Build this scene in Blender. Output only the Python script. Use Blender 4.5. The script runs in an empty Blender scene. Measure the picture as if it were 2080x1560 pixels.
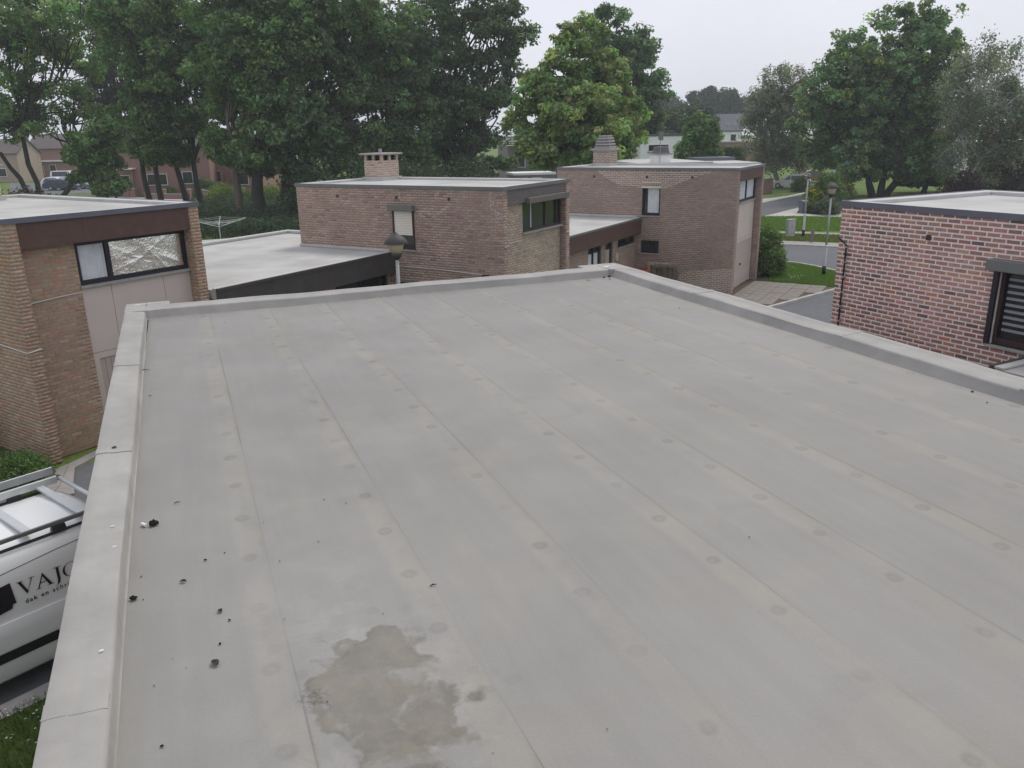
import bpy, bmesh, math, random
import numpy as np
from mathutils import Matrix, Vector
R = math.radians
random.seed(7); rng = np.random.default_rng(7)
scn = bpy.context.scene
col = scn.collection
# ------------------------------------------------------------------ camera
FPX, PITCH, ROLL, HC = 1625.3, R(17.391), R(1.058), 6.4
fw = np.array([0, math.cos(PITCH), -math.sin(PITCH)])
dn0 = np.array([0, -math.sin(PITCH), -math.cos(PITCH)]); x0 = np.array([1., 0, 0])
cX = math.cos(ROLL)*x0 + math.sin(ROLL)*dn0
cD = -math.sin(ROLL)*x0 + math.cos(ROLL)*dn0
CAM = np.array([0, 0, HC])
cam = bpy.data.cameras.new('camera'); camo = bpy.data.objects.new('camera', cam); col.objects.link(camo)
cam.sensor_fit = 'HORIZONTAL'; cam.sensor_width = 36; cam.lens = FPX/2080*36
cam.clip_start = .05; cam.clip_end = 6000
mw = Matrix.Identity(4)
for i in range(3):
    mw[i][0] = cX[i]; mw[i][1] = -cD[i]; mw[i][2] = -fw[i]; mw[i][3] = CAM[i]
camo.matrix_world = mw
scn.camera = camo
# ------------------------------------------------------------------ world, sun, exposure
SUN_EL, SUN_AZ = R(58), R(35)          # high soft sun behind cloud, ahead and to the right
w = bpy.data.worlds.new('World'); scn.world = w; w.use_nodes = True
nt = w.node_tree; nt.nodes.clear()
out = nt.nodes.new('ShaderNodeOutputWorld'); bg = nt.nodes.new('ShaderNodeBackground')
sky = nt.nodes.new('ShaderNodeTexSky'); sky.sky_type = 'NISHITA'; sky.sun_disc = False
sky.sun_elevation = SUN_EL; sky.sun_rotation = SUN_AZ; sky.air_density = 1.5; sky.dust_density = 4
tc = nt.nodes.new('ShaderNodeTexCoord'); no = nt.nodes.new('ShaderNodeTexNoise')
no.inputs['Scale'].default_value = 1.6; no.inputs['Detail'].default_value = 5; no.inputs['Roughness'].default_value = .55
rp = nt.nodes.new('ShaderNodeValToRGB')
rp.color_ramp.elements[0].position = .3; rp.color_ramp.elements[0].color = (5.3, 5.42, 6.25, 1)
rp.color_ramp.elements[1].position = .72; rp.color_ramp.elements[1].color = (6.85, 6.97, 7.8, 1)
mxw = nt.nodes.new('ShaderNodeMix'); mxw.data_type = 'RGBA'; mxw.inputs[0].default_value = .88
nt.links.new(tc.outputs['Generated'], no.inputs['Vector']); nt.links.new(no.outputs['Fac'], rp.inputs['Fac'])
nt.links.new(sky.outputs[0], mxw.inputs[6]); nt.links.new(rp.outputs[0], mxw.inputs[7])
nt.links.new(mxw.outputs[2], bg.inputs[0]); bg.inputs[1].default_value = .105
nt.links.new(bg.outputs[0], out.inputs[0])
sl = bpy.data.lights.new('sun', 'SUN'); sl.energy = 1.3; sl.angle = R(18); sl.color = (1, .96, .9)
so = bpy.data.objects.new('sun', sl); col.objects.link(so)
sd = Vector((math.sin(SUN_AZ)*math.cos(SUN_EL), math.cos(SUN_AZ)*math.cos(SUN_EL), math.sin(SUN_EL)))
so.rotation_euler = sd.to_track_quat('Z', 'Y').to_euler(); so.location = (0, 0, 60)
scn.view_settings.view_transform = 'Standard'; scn.view_settings.look = 'None'
scn.view_settings.exposure = .40; scn.view_settings.gamma = 1
scn.render.engine = 'CYCLES'
scn.cycles.max_bounces = 5; scn.cycles.diffuse_bounces = 3; scn.cycles.transparent_max_bounces = 8
scn.cycles.volume_bounces = 1
# ------------------------------------------------------------------ pixel helpers (photo pixels -> places)
def ray(u, v): return cX*(u-1040)/FPX + cD*(v-780)/FPX + fw
def G(u, v, z=0.):
    q = ray(u, v); return CAM + q*((z-HC)/q[2])
def PY(u, v, y):
    q = ray(u, v); return CAM + q*(y/q[1])
def PXM(y):                                  # photo pixels per metre at depth y (near the horizon)
    return FPX/(y*math.cos(PITCH))*1.0
# ------------------------------------------------------------------ materials
def S(r, g, b): 
    f = lambda c: (c/255/12.92) if c <= 10 else ((c/255+.055)/1.055)**2.4
    return (f(r), f(g), f(b), 1)
M = {}
def pm(name, c, rough=.8, var=.15, scale=2., bump=.0, bscale=60., spec=.3, metal=0., var2=0., scale2=.3):
    m = bpy.data.materials.new(name); m.use_nodes = True; t = m.node_tree; b = t.nodes['Principled BSDF']
    c = tuple(c[:3])+(1,)
    b.inputs['Roughness'].default_value = rough; b.inputs['Metallic'].default_value = metal
    b.inputs['Specular IOR Level'].default_value = spec
    tcn = t.nodes.new('ShaderNodeTexCoord')
    n = t.nodes.new('ShaderNodeTexNoise'); n.inputs['Scale'].default_value = scale; n.inputs['Detail'].default_value = 8; n.inputs['Roughness'].default_value = .6
    t.links.new(tcn.outputs['Object'], n.inputs['Vector'])
    r = t.nodes.new('ShaderNodeMapRange'); r.inputs['From Min'].default_value = .25; r.inputs['From Max'].default_value = .75
    r.inputs['To Min'].default_value = 1-var; r.inputs['To Max'].default_value = 1+var
    t.links.new(n.outputs['Fac'], r.inputs['Value'])
    val = r.outputs[0]
    if var2:
        n2 = t.nodes.new('ShaderNodeTexNoise'); n2.inputs['Scale'].default_value = scale2; n2.inputs['Detail'].default_value = 3
        t.links.new(tcn.outputs['Object'], n2.inputs['Vector'])
        r2 = t.nodes.new('ShaderNodeMapRange'); r2.inputs['From Min'].default_value = .3; r2.inputs['From Max'].default_value = .7
        r2.inputs['To Min'].default_value = 1-var2; r2.inputs['To Max'].default_value = 1+var2
        t.links.new(n2.outputs['Fac'], r2.inputs['Value'])
        mm = t.nodes.new('ShaderNodeMath'); mm.operation = 'MULTIPLY'; t.links.new(val, mm.inputs[0]); t.links.new(r2.outputs[0], mm.inputs[1]); val = mm.outputs[0]
    vm = t.nodes.new('ShaderNodeVectorMath'); vm.operation = 'SCALE'; vm.inputs[0].default_value = c[:3]
    t.links.new(val, vm.inputs['Scale']); t.links.new(vm.outputs[0], b.inputs['Base Color'])
    if bump:
        n3 = t.nodes.new('ShaderNodeTexNoise'); n3.inputs['Scale'].default_value = bscale; n3.inputs['Detail'].default_value = 4
        t.links.new(tcn.outputs['Object'], n3.inputs['Vector'])
        bp = t.nodes.new('ShaderNodeBump'); bp.inputs['Strength'].default_value = bump; bp.inputs['Distance'].default_value = .02
        t.links.new(n3.outputs['Fac'], bp.inputs['Height']); t.links.new(bp.outputs[0], b.inputs['Normal'])
    M[name] = m; return m
def attr_mat(name, rough=.85, var=.18, scale=14., bump=.25, bscale=70., leaf=False, trans=.35):
    m = bpy.data.materials.new(name); m.use_nodes = True; t = m.node_tree; b = t.nodes['Principled BSDF']
    b.inputs['Roughness'].default_value = rough; b.inputs['Specular IOR Level'].default_value = .25
    a = t.nodes.new('ShaderNodeAttribute'); a.attribute_name = 'col'
    if leaf:
        t.links.new(a.outputs['Color'], b.inputs['Base Color'])
        tr = t.nodes.new('ShaderNodeBsdfTranslucent'); mx = t.nodes.new('ShaderNodeMixShader'); mx.inputs[0].default_value = trans
        vm = t.nodes.new('ShaderNodeVectorMath'); vm.operation = 'MULTIPLY'; vm.inputs[1].default_value = (1.25, 1.4, .7)
        t.links.new(a.outputs['Color'], vm.inputs[0]); t.links.new(vm.outputs[0], tr.inputs['Color'])
        t.links.new(b.outputs[0], mx.inputs[1]); t.links.new(tr.outputs[0], mx.inputs[2])
        t.links.new(mx.outputs[0], t.nodes['Material Output'].inputs[0])
    else:
        tcn = t.nodes.new('ShaderNodeTexCoord'); n = t.nodes.new('ShaderNodeTexNoise'); n.inputs['Scale'].default_value = scale; n.inputs['Detail'].default_value = 6
        g = t.nodes.new('ShaderNodeNewGeometry'); t.links.new(g.outputs['Position'], n.inputs['Vector'])
        r = t.nodes.new('ShaderNodeMapRange'); r.inputs['From Min'].default_value = .25; r.inputs['From Max'].default_value = .75
        r.inputs['To Min'].default_value = 1-var; r.inputs['To Max'].default_value = 1+var
        t.links.new(n.outputs['Fac'], r.inputs['Value'])
        nb = t.nodes.new('ShaderNodeTexNoise'); nb.inputs['Scale'].default_value = .55; nb.inputs['Detail'].default_value = 3
        t.links.new(g.outputs['Position'], nb.inputs['Vector'])
        rb = t.nodes.new('ShaderNodeMapRange'); rb.inputs['From Min'].default_value = .3; rb.inputs['From Max'].default_value = .7
        rb.inputs['To Min'].default_value = .82; rb.inputs['To Max'].default_value = 1.14
        t.links.new(nb.outputs['Fac'], rb.inputs['Value'])
        mm = t.nodes.new('ShaderNodeMath'); mm.operation = 'MULTIPLY'; t.links.new(r.outputs[0], mm.inputs[0]); t.links.new(rb.outputs[0], mm.inputs[1])
        vm = t.nodes.new('ShaderNodeVectorMath'); vm.operation = 'SCALE'; t.links.new(a.outputs['Color'], vm.inputs[0]); t.links.new(mm.outputs[0], vm.inputs['Scale'])
        t.links.new(vm.outputs[0], b.inputs['Base Color'])
        n3 = t.nodes.new('ShaderNodeTexNoise'); n3.inputs['Scale'].default_value = bscale; t.links.new(g.outputs['Position'], n3.inputs['Vector'])
        bp = t.nodes.new('ShaderNodeBump'); bp.inputs['Strength'].default_value = bump; bp.inputs['Distance'].default_value = .01
        t.links.new(n3.outputs['Fac'], bp.inputs['Height']); t.links.new(bp.outputs[0], b.inputs['Normal'])
    M[name] = m; return m
def glass_mat(name, c=(.02, .025, .03), rough=.04, alpha=1.):
    m = bpy.data.materials.new(name); m.use_nodes = True; b = m.node_tree.nodes['Principled BSDF']
    b.inputs['Base Color'].default_value = (*c, 1); b.inputs['Roughness'].default_value = rough; b.inputs['Specular IOR Level'].default_value = .6
    t = m.node_tree; n = t.nodes.new('ShaderNodeTexNoise'); n.inputs['Scale'].default_value = 1.5
    bp = t.nodes.new('ShaderNodeBump'); bp.inputs['Strength'].default_value = .03; t.links.new(n.outputs['Fac'], bp.inputs['Height']); t.links.new(bp.outputs[0], b.inputs['Normal'])
    b.inputs['Alpha'].default_value = alpha
    M[name] = m; return m
glass_mat('glass'); glass_mat('pane', (.3, .32, .33), .05, .28)
glass_mat('greenglass', (.018, .03, .018), .06)
attr_mat('brick'); attr_mat('leaf', leaf=True, rough=.55); attr_mat('bark', rough=.95, bump=.6, bscale=18, scale=6)
pm('mortar_dark', (.27, .22, .19), .95, .2, 6, .4, 90); pm('mortar_light', (.80, .73, .69), .95, .12, 6, .4, 90)
pm('mortar_tan', (.36, .29, .22), .95, .2, 6, .4, 90); pm('mortar_pale', (.66, .58, .50), .95, .15, 6, .4, 90)
pm('trim_grey', (.16, .165, .16), .55, .12, 3); pm('trim_blue', (.12, .125, .15), .5, .1, 3, spec=.4)
pm('fascia_brown', (.105, .062, .05), .55, .18, 5, .1, 30); pm('fascia_taupe', (.15, .13, .12), .6, .12, 5)
pm('fascia_black', (.065, .059, .055), .6, .15, 4); pm('frame_dark', (.018, .02, .028), .4, .1, 4, spec=.4)
pm('frame_brown', (.05, .032, .03), .5, .15, 6); pm('panel_beige', (.56, .49, .43), .75, .05, 2, var2=.05); pm('panel_light', (.55, .48, .42), .75, .06, 2, var2=.06)
pm('door_taupe', (.45, .375, .33), .7, .06, 3); pm('stone_sill', (.33, .32, .30), .85, .2, 9, .2, 60)
pm('curtain', (.62, .64, .66), .9, .12, 5); pm('shutter', (.80, .74, .64), .6, .06, 3); pm('shutter_box', (.16, .165, .15), .5, .1, 4)
pm('roof_far', (.43, .425, .40), .85, .10, 1.3, .1, 40, var2=.16, scale2=.45); pm('roof_edge', (.47, .47, .45), .8, .08, 3, .1, 40)
pm('asphalt', (.125, .13, .135), .93, .14, 4, .4, 160, var2=.10, scale2=.25); pm('concrete', (.30, .28, .255), .92, .18, 3, .3, 60, var2=.12)
pm('concrete_light', (.44, .42, .39), .92, .15, 3, .3, 60, var2=.1); pm('kerb', (.40, .385, .36), .9, .2, 4, .3, 60)
pm('paver', (.215, .195, .17), .92, .22, 3.5, .3, 50); pm('soil', (.11, .08, .055), .95, .3, 5, .6, 30)
pm('grass', (.12, .17, .05), .95, .35, 7, .8, 45, spec=.05, var2=.25, scale2=.6)
pm('steel', (.36, .37, .36), .5, .12, 4, metal=.6, spec=.5); pm('alu', (.58, .60, .60), .42, .08, 5, metal=.5, spec=.5)
pm('black', (.018, .018, .02), .5, .15, 8); pm('rubber', (.02, .02, .021), .85, .2, 10, .2, 60)
pm('van_white', (.70, .715, .70), .28, .03, 1.5, spec=.5, var2=.03); pm('print_black', (.015, .012, .016), .5, .1, 6)
pm('lamp_hood', (.06, .055, .055), .6, .15, 6); pm('lamp_glass', (.52, .50, .32), .45, .08, 6, spec=.5); pm('pole', (.40, .41, .40), .55, .15, 5, .1, 50)
pm('wood_grey', (.18, .15, .135), .9, .3, 8, .4, 60); pm('wood_pale', (.42, .34, .23), .85, .25, 8, .4, 60)
pm('orange', (.55, .085, .03), .6, .12, 3); pm('moss', (.018, .014, .012), .95, .5, 30, .8, 80); pm('leaf_dry', (.05, .04, .03), .9, .4, 20, .3, 60)
pm('twig', (.03, .022, .018), .9, .3, 20); pm('cable_white', (.6, .58, .55), .6, .05, 5); pm('white_paint', (.82, .82, .80), .6, .06, 1, var2=.06)
pm('slate', (.10, .105, .115), .7, .12, 2); pm('rend_grey', (.20, .19, .185), .85, .1, 1); pm('house_red', (.30, .175, .15), .9, .14, 3); pm('house_tan', (.36, .29, .23), .9, .14, 3)
pm('roof_tile', (.12, .10, .095), .85, .2, 4); pm('skin', (.45, .28, .2), .6, .05, 4); pm('cloth_black', (.012, .012, .016), .9, .2, 8); pm('cloth_grey', (.09, .09, .1), .9, .2, 8)
pm('tail_red', (.35, .01, .015), .25, .1, 5, spec=.5); pm('plate', (.7, .7, .65), .5, .03, 4)
pm('hedge_brown', (.13, .095, .075), .95, .3, 6); pm('rust', (.2, .08, .04), .8, .3, 8)
for n, c in (('paint_silver', (.60, .62, .64)), ('paint_white', (.72, .73, .74)), ('paint_blue', (.045, .055, .10)), ('paint_grey', (.27, .29, .32)), ('paint_dark', (.02, .022, .028)), ('paint_brown', (.22, .12, .07))):
    pm(n, c, .28, .03, 2, spec=.55)
# crumpled foil behind glass
def foil():
    m = bpy.data.materials.new('foil'); m.use_nodes = True; t = m.node_tree; b = t.nodes['Principled BSDF']
    b.inputs['Metallic'].default_value = 1; b.inputs['Roughness'].default_value = .22
    n = t.nodes.new('ShaderNodeTexNoise'); n.inputs['Scale'].default_value = 4; g = t.nodes.new('ShaderNodeTexCoord'); t.links.new(g.outputs['Object'], n.inputs['Vector'])
    r = t.nodes.new('ShaderNodeMapRange'); r.inputs['To Min'].default_value = .85; r.inputs['To Max'].default_value = .97; t.links.new(n.outputs['Fac'], r.inputs['Value'])
    vm = t.nodes.new('ShaderNodeVectorMath'); vm.operation = 'SCALE'; vm.inputs[0].default_value = (1, .98, .92); t.links.new(r.outputs[0], vm.inputs['Scale']); t.links.new(vm.outputs[0], b.inputs['Base Color'])
    M['foil'] = m
foil()
# ------------------------------------------------------------------ mesh helpers
class MB:
    def __init__(s): s.v = []; s.f = []
    def box(s, x0, x1, y0, y1, z0, z1):
        x0, x1 = sorted((x0, x1)); y0, y1 = sorted((y0, y1)); z0, z1 = sorted((z0, z1)); n = len(s.v)
        s.v += [(x0,y0,z0),(x1,y0,z0),(x1,y1,z0),(x0,y1,z0),(x0,y0,z1),(x1,y0,z1),(x1,y1,z1),(x0,y1,z1)]
        s.f += [tuple(n+i for i in q) for q in ((0,3,2,1),(4,5,6,7),(0,1,5,4),(1,2,6,5),(2,3,7,6),(3,0,4,7))]; return s
    def prism(s, pts, z0, z1):
        n = len(s.v); k = len(pts)
        a = sum(pts[i][0]*pts[(i+1)%k][1]-pts[(i+1)%k][0]*pts[i][1] for i in range(k))
        if a < 0: pts = pts[::-1]
        s.v += [(p[0], p[1], z0) for p in pts]+[(p[0], p[1], z1) for p in pts]
        s.f += [tuple(range(n+k-1, n-1, -1)), tuple(range(n+k, n+2*k))]
        s.f += [(n+i, n+(i+1) % k, n+k+(i+1) % k, n+k+i) for i in range(k)]; return s
    def prism_ax(s, pts, a0, a1, ax):          # profile extruded along axis ax (0 x, 1 y): pts are the two other coordinates
        n = len(s.v); k = len(pts)
        for a in (a0, a1):
            for p in pts: s.v.append((a, p[0], p[1]) if ax == 0 else (p[0], a, p[1]))
        s.f += [tuple(range(n, n+k)), tuple(range(n+2*k-1, n+k-1, -1))]
        s.f += [(n+i, n+k+i, n+k+(i+1) % k, n+(i+1) % k) for i in range(k)]; return s
    def tube(s, pts, rad, sides=6, cap=True):
        pts = [np.array(p, float) for p in pts]; n = len(s.v)
        if not hasattr(rad, '__len__'): rad = [rad]*len(pts)
        ref = None
        for i, p in enumerate(pts):
            d = pts[min(i+1, len(pts)-1)]-pts[max(i-1, 0)]; d = d/(np.linalg.norm(d)+1e-9)
            if ref is None: ref = np.array([1., 0, 0]) if abs(d[0]) < .8 else np.array([0, 1., 0])
            a = ref-d*(ref@d); a /= np.linalg.norm(a)+1e-9; b = np.cross(d, a); ref = a
            for j in range(sides):
                t = 2*math.pi*j/sides; s.v.append(tuple(p+(a*math.cos(t)+b*math.sin(t))*rad[i]))
        for i in range(len(pts)-1):
            for j in range(sides):
                s.f.append((n+i*sides+j, n+i*sides+(j+1) % sides, n+(i+1)*sides+(j+1) % sides, n+(i+1)*sides+j))
        if cap:
            s.f.append(tuple(n+j for j in range(sides-1, -1, -1))); e = n+(len(pts)-1)*sides; s.f.append(tuple(e+j for j in range(sides)))
        return s
    def lathe(s, prof, c=(0, 0, 0), sides=16):
        n = len(s.v); k = len(prof)
        for r, z in prof:
            for j in range(sides):
                t = 2*math.pi*j/sides; s.v.append((c[0]+r*math.cos(t), c[1]+r*math.sin(t), c[2]+z))
        for i in range(k-1):
            for j in range(sides):
                s.f.append((n+i*sides+j, n+i*sides+(j+1) % sides, n+(i+1)*sides+(j+1) % sides, n+(i+1)*sides+j))
        s.f.append(tuple(n+j for j in range(sides-1, -1, -1))); e = n+(k-1)*sides; s.f.append(tuple(e+j for j in range(sides))); return s
    def quad(s, *p):
        n = len(s.v); s.v += [tuple(q) for q in p]; s.f.append(tuple(range(n, n+len(p)))); return s
    def mesh(s, name):
        me = bpy.data.meshes.new(name); me.from_pydata([tuple(float(c) for c in q) for q in s.v], [], s.f); me.update(); return me
    def build(s, name, mat, parent=None, smooth=False, bevel=0., kind=None):
        me = s.mesh(name)
        if smooth:
            for p in me.polygons: p.use_smooth = True
        o = bpy.data.objects.new(name, me); col.objects.link(o)
        if mat: me.materials.append(M[mat])
        if parent: o.parent = parent
        if bevel:
            b = o.modifiers.new('bevel', 'BEVEL'); b.width = bevel; b.segments = 2; b.limit_method = 'ANGLE'; b.angle_limit = R(40)
        if kind: o['kind'] = kind
        return o
def tag(o, label=None, cat=None, group=None, kind=None):
    if label: o['label'] = label
    if cat: o['category'] = cat
    if group: o['group'] = group
    if kind: o['kind'] = kind
    return o
def empty(name, loc=(0, 0, 0), rz=0.):
    o = bpy.data.objects.new(name, None); o.empty_display_size = .2; col.objects.link(o); o.location = loc; o.rotation_euler = (0, 0, rz); return o
def copy_tree(o, parent=None):
    c = o.copy(); col.objects.link(c); c.parent = parent
    for ch in list(o.children): copy_tree(ch, c)
    return c
def sheet(name, pts, mat, z=0., kind='structure', parent=None, sub=0):
    m = MB(); k = len(pts)
    a = sum(pts[i][0]*pts[(i+1) % k][1]-pts[(i+1) % k][0]*pts[i][1] for i in range(k))
    if a < 0: pts = pts[::-1]
    m.quad(*[(p[0], p[1], z) for p in pts])
    o = m.build(name, mat, parent)
    if kind: o['kind'] = kind
    return o
def np_mesh(name, V, F4, cols, mat, parent=None):
    """quads from numpy arrays; cols = one colour per quad"""
    me = bpy.data.meshes.new(name); nq = len(F4)
    me.vertices.add(len(V)); me.vertices.foreach_set('co', V.astype(np.float32).ravel())
    me.loops.add(nq*4); me.loops.foreach_set('vertex_index', F4.astype(np.int32).ravel())
    me.polygons.add(nq); me.polygons.foreach_set('loop_start', np.arange(0, nq*4, 4, dtype=np.int32))
    try: me.polygons.foreach_set('loop_total', np.full(nq, 4, dtype=np.int32))
    except Exception: pass
    at = me.attributes.new('col', 'FLOAT_COLOR', 'FACE')
    at.data.foreach_set('color', np.concatenate([cols, np.ones((nq, 1))], 1).astype(np.float32).ravel())
    me.update(calc_edges=True); me.validate()
    me.materials.append(M[mat])
    o = bpy.data.objects.new(name, me); col.objects.link(o)
    if parent: o.parent = parent
    return o
# ------------------------------------------------------------------ bricks
PROUD = .006
def brick_geo(u0, u1, z0, z1, c=.004, d=PROUD):
    """front bevelled block in (u, outward, z): 8 verts, 5 quads"""
    v = [(u0, -.004, z0), (u1, -.004, z0), (u1, -.004, z1), (u0, -.004, z1), (u0+c, d, z0+c), (u1-c, d, z0+c), (u1-c, d, z1-c), (u0+c, d, z1-c)]
    return v
BF = np.array([(4, 5, 6, 7), (0, 1, 5, 4), (1, 2, 6, 5), (2, 3, 7, 6), (3, 0, 4, 7)])
_bm = {}
def brick_meshes(key, pal):
    BL, BH = (.203, .056) if key == 'd' else (.2125, .0625)
    if key in _bm: return _bm[key]
    L = []
    for i, c in enumerate(pal):
        V = np.array(brick_geo(-BL/2, BL/2, -BH/2, BH/2)); V = V[:, [0, 1, 2]]*np.array([1, -1, 1])      # outward = -y
        me = bpy.data.meshes.new('brick'); me.from_pydata([tuple(q) for q in V], [], [tuple(f[::-1]) for f in BF]); 
        at = me.attributes.new('col', 'FLOAT_COLOR', 'FACE')
        for k in range(5): at.data[k].color = (*c, 1)
        me.materials.append(M['brick']); me.update(); L.append(me)
    _bm[key] = L; return L
def palette(base, n=14, jit=.16, hue=.06, extra=()):
    r = np.random.default_rng(hash(base) % 1000 if False else int(sum(base)*1e4) % 997); out = []
    for i in range(n):
        k = 1+r.normal(0, jit); out.append(tuple(max(.01, b*k*(1+r.normal(0, hue))) for b in base))
    return out+list(extra)
def brick_face(parent, org, ud, nd, W, z0, z1, openings, key, pal, n_ind=0, keyfn=None, phase=0., parent_ind=None, weights=None, soldiers=()):
    BL, BH, JT = (.203, .056, .0215) if key == 'd' else (.2125, .0625, .0125)
    """running bond on a vertical face. org+u*ud, outward nd (house-local). openings (u0,u1,z0,z1). n_ind biggest full bricks become parts."""
    org = np.array(org, float); ud = np.array(ud, float); nd = np.array(nd, float)
    full = []; rest = []
    rows = int((z1-z0)/(BH+JT))+1
    for r in range(rows):
        zb = z0+r*(BH+JT); zt = min(zb+BH, z1)
        if zt-zb < .02: continue
        ivs = [(0, W)]
        for (a, b, c, d) in list(openings)+[s[:4] for s in soldiers]:
            if zt > c+.005 and zb < d-.005:
                nv = []
                for (p, q) in ivs:
                    if b <= p or a >= q: nv.append((p, q)); continue
                    if a-p > .03: nv.append((p, a-.006))
                    if q-b > .03: nv.append((b+.006, q))
                ivs = nv
        off = (.5 if r % 2 else 0)*(BL+JT)+phase+random.uniform(-.012, .012)
        k = math.floor(-off/(BL+JT))-1
        while True:
            a = k*(BL+JT)+off; b = a+BL; k += 1
            if a > W: break
            for (p, q) in ivs:
                aa, bb = max(a, p), min(b, q)
                if bb-aa < .025: continue
                if abs((bb-aa)-BL) < .002 and zt-zb > BH-.002: full.append((aa, bb, zb, zt))
                else: rest.append((aa, bb, zb, zt))
    for (a, b, c, d, st) in soldiers:
        n = int((b-a)/(BH+JT)); wd = (b-a)/n
        for i in range(n): rest.append((a+i*wd+.004, a+(i+1)*wd-.004, c+.006, d-.006))
    ind = []
    if n_ind:
        full.sort(key=lambda t: -(keyfn(t) if keyfn else t[2])); ind, full = full[:n_ind], full[n_ind:]
    ms = brick_meshes(key, pal); ang = math.atan2(nd[0], -nd[1])          # -y -> nd
    pr = np.array(weights) if weights is not None else np.ones(len(pal)); pr = pr/pr.sum()
    for (a, b, c, d) in ind:
        o = bpy.data.objects.new('brick', ms[rng.choice(len(ms), p=pr)]); p = org+ud*(a+b)/2; o.location = (p[0]+nd[0]*random.uniform(-.001, .0015), p[1]+nd[1]*random.uniform(-.001, .0015), (c+d)/2)
        o.rotation_euler = (random.uniform(-.004, .004), random.uniform(-.012, .012), ang); o.parent = parent_ind or parent; col.objects.link(o)
    rest += full
    if rest:
        n = len(rest); V = np.zeros((n, 8, 3)); C = np.zeros((n, 5, 3)); P = np.array(pal)
        for i, (a, b, c, d) in enumerate(rest):
            g = np.array(brick_geo(a, b, c, d, d=PROUD+random.uniform(-.0015, .002)))
            V[i] = org+g[:, :1]*ud+g[:, 1:2]*nd; V[i, :, 2] = org[2]*0+g[:, 2]; C[i] = P[rng.choice(len(P), p=pr)]
        F = (BF[None]+8*np.arange(n)[:, None, None])
        cr = np.cross(ud, np.array([0, 0, 1.]))
        F = F if cr@nd > 0 else F[:, :, ::-1]
        o = np_mesh('brick_courses', V.reshape(-1, 3), F.reshape(-1, 4), C.reshape(-1, 3), 'brick', parent); o['kind'] = 'stuff'
# ------------------------------------------------------------------ palettes (linear albedo)
PAL_M = palette((.415, .31, .245), 14, .085, .035, [(.44, .33, .26), (.31, .22, .18), (.41, .30, .235)])
PAL_C = palette((.36, .272, .222), 14, .07, .03)
PAL_D = palette((.375, .218, .17), 14, .15, .05, [(.50, .20, .12), (.20, .12, .11), (.38, .25, .20), (.42, .25, .22)])
PAL_L = palette((.385, .28, .195), 14, .08, .04, [(.46, .24, .16), (.40, .25, .17), (.35, .25, .18)])
PAL_I = palette((.46, .375, .29), 12, .10, .04)
W_D = [1.]*14+[.22, .5, 1, 1]
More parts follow.
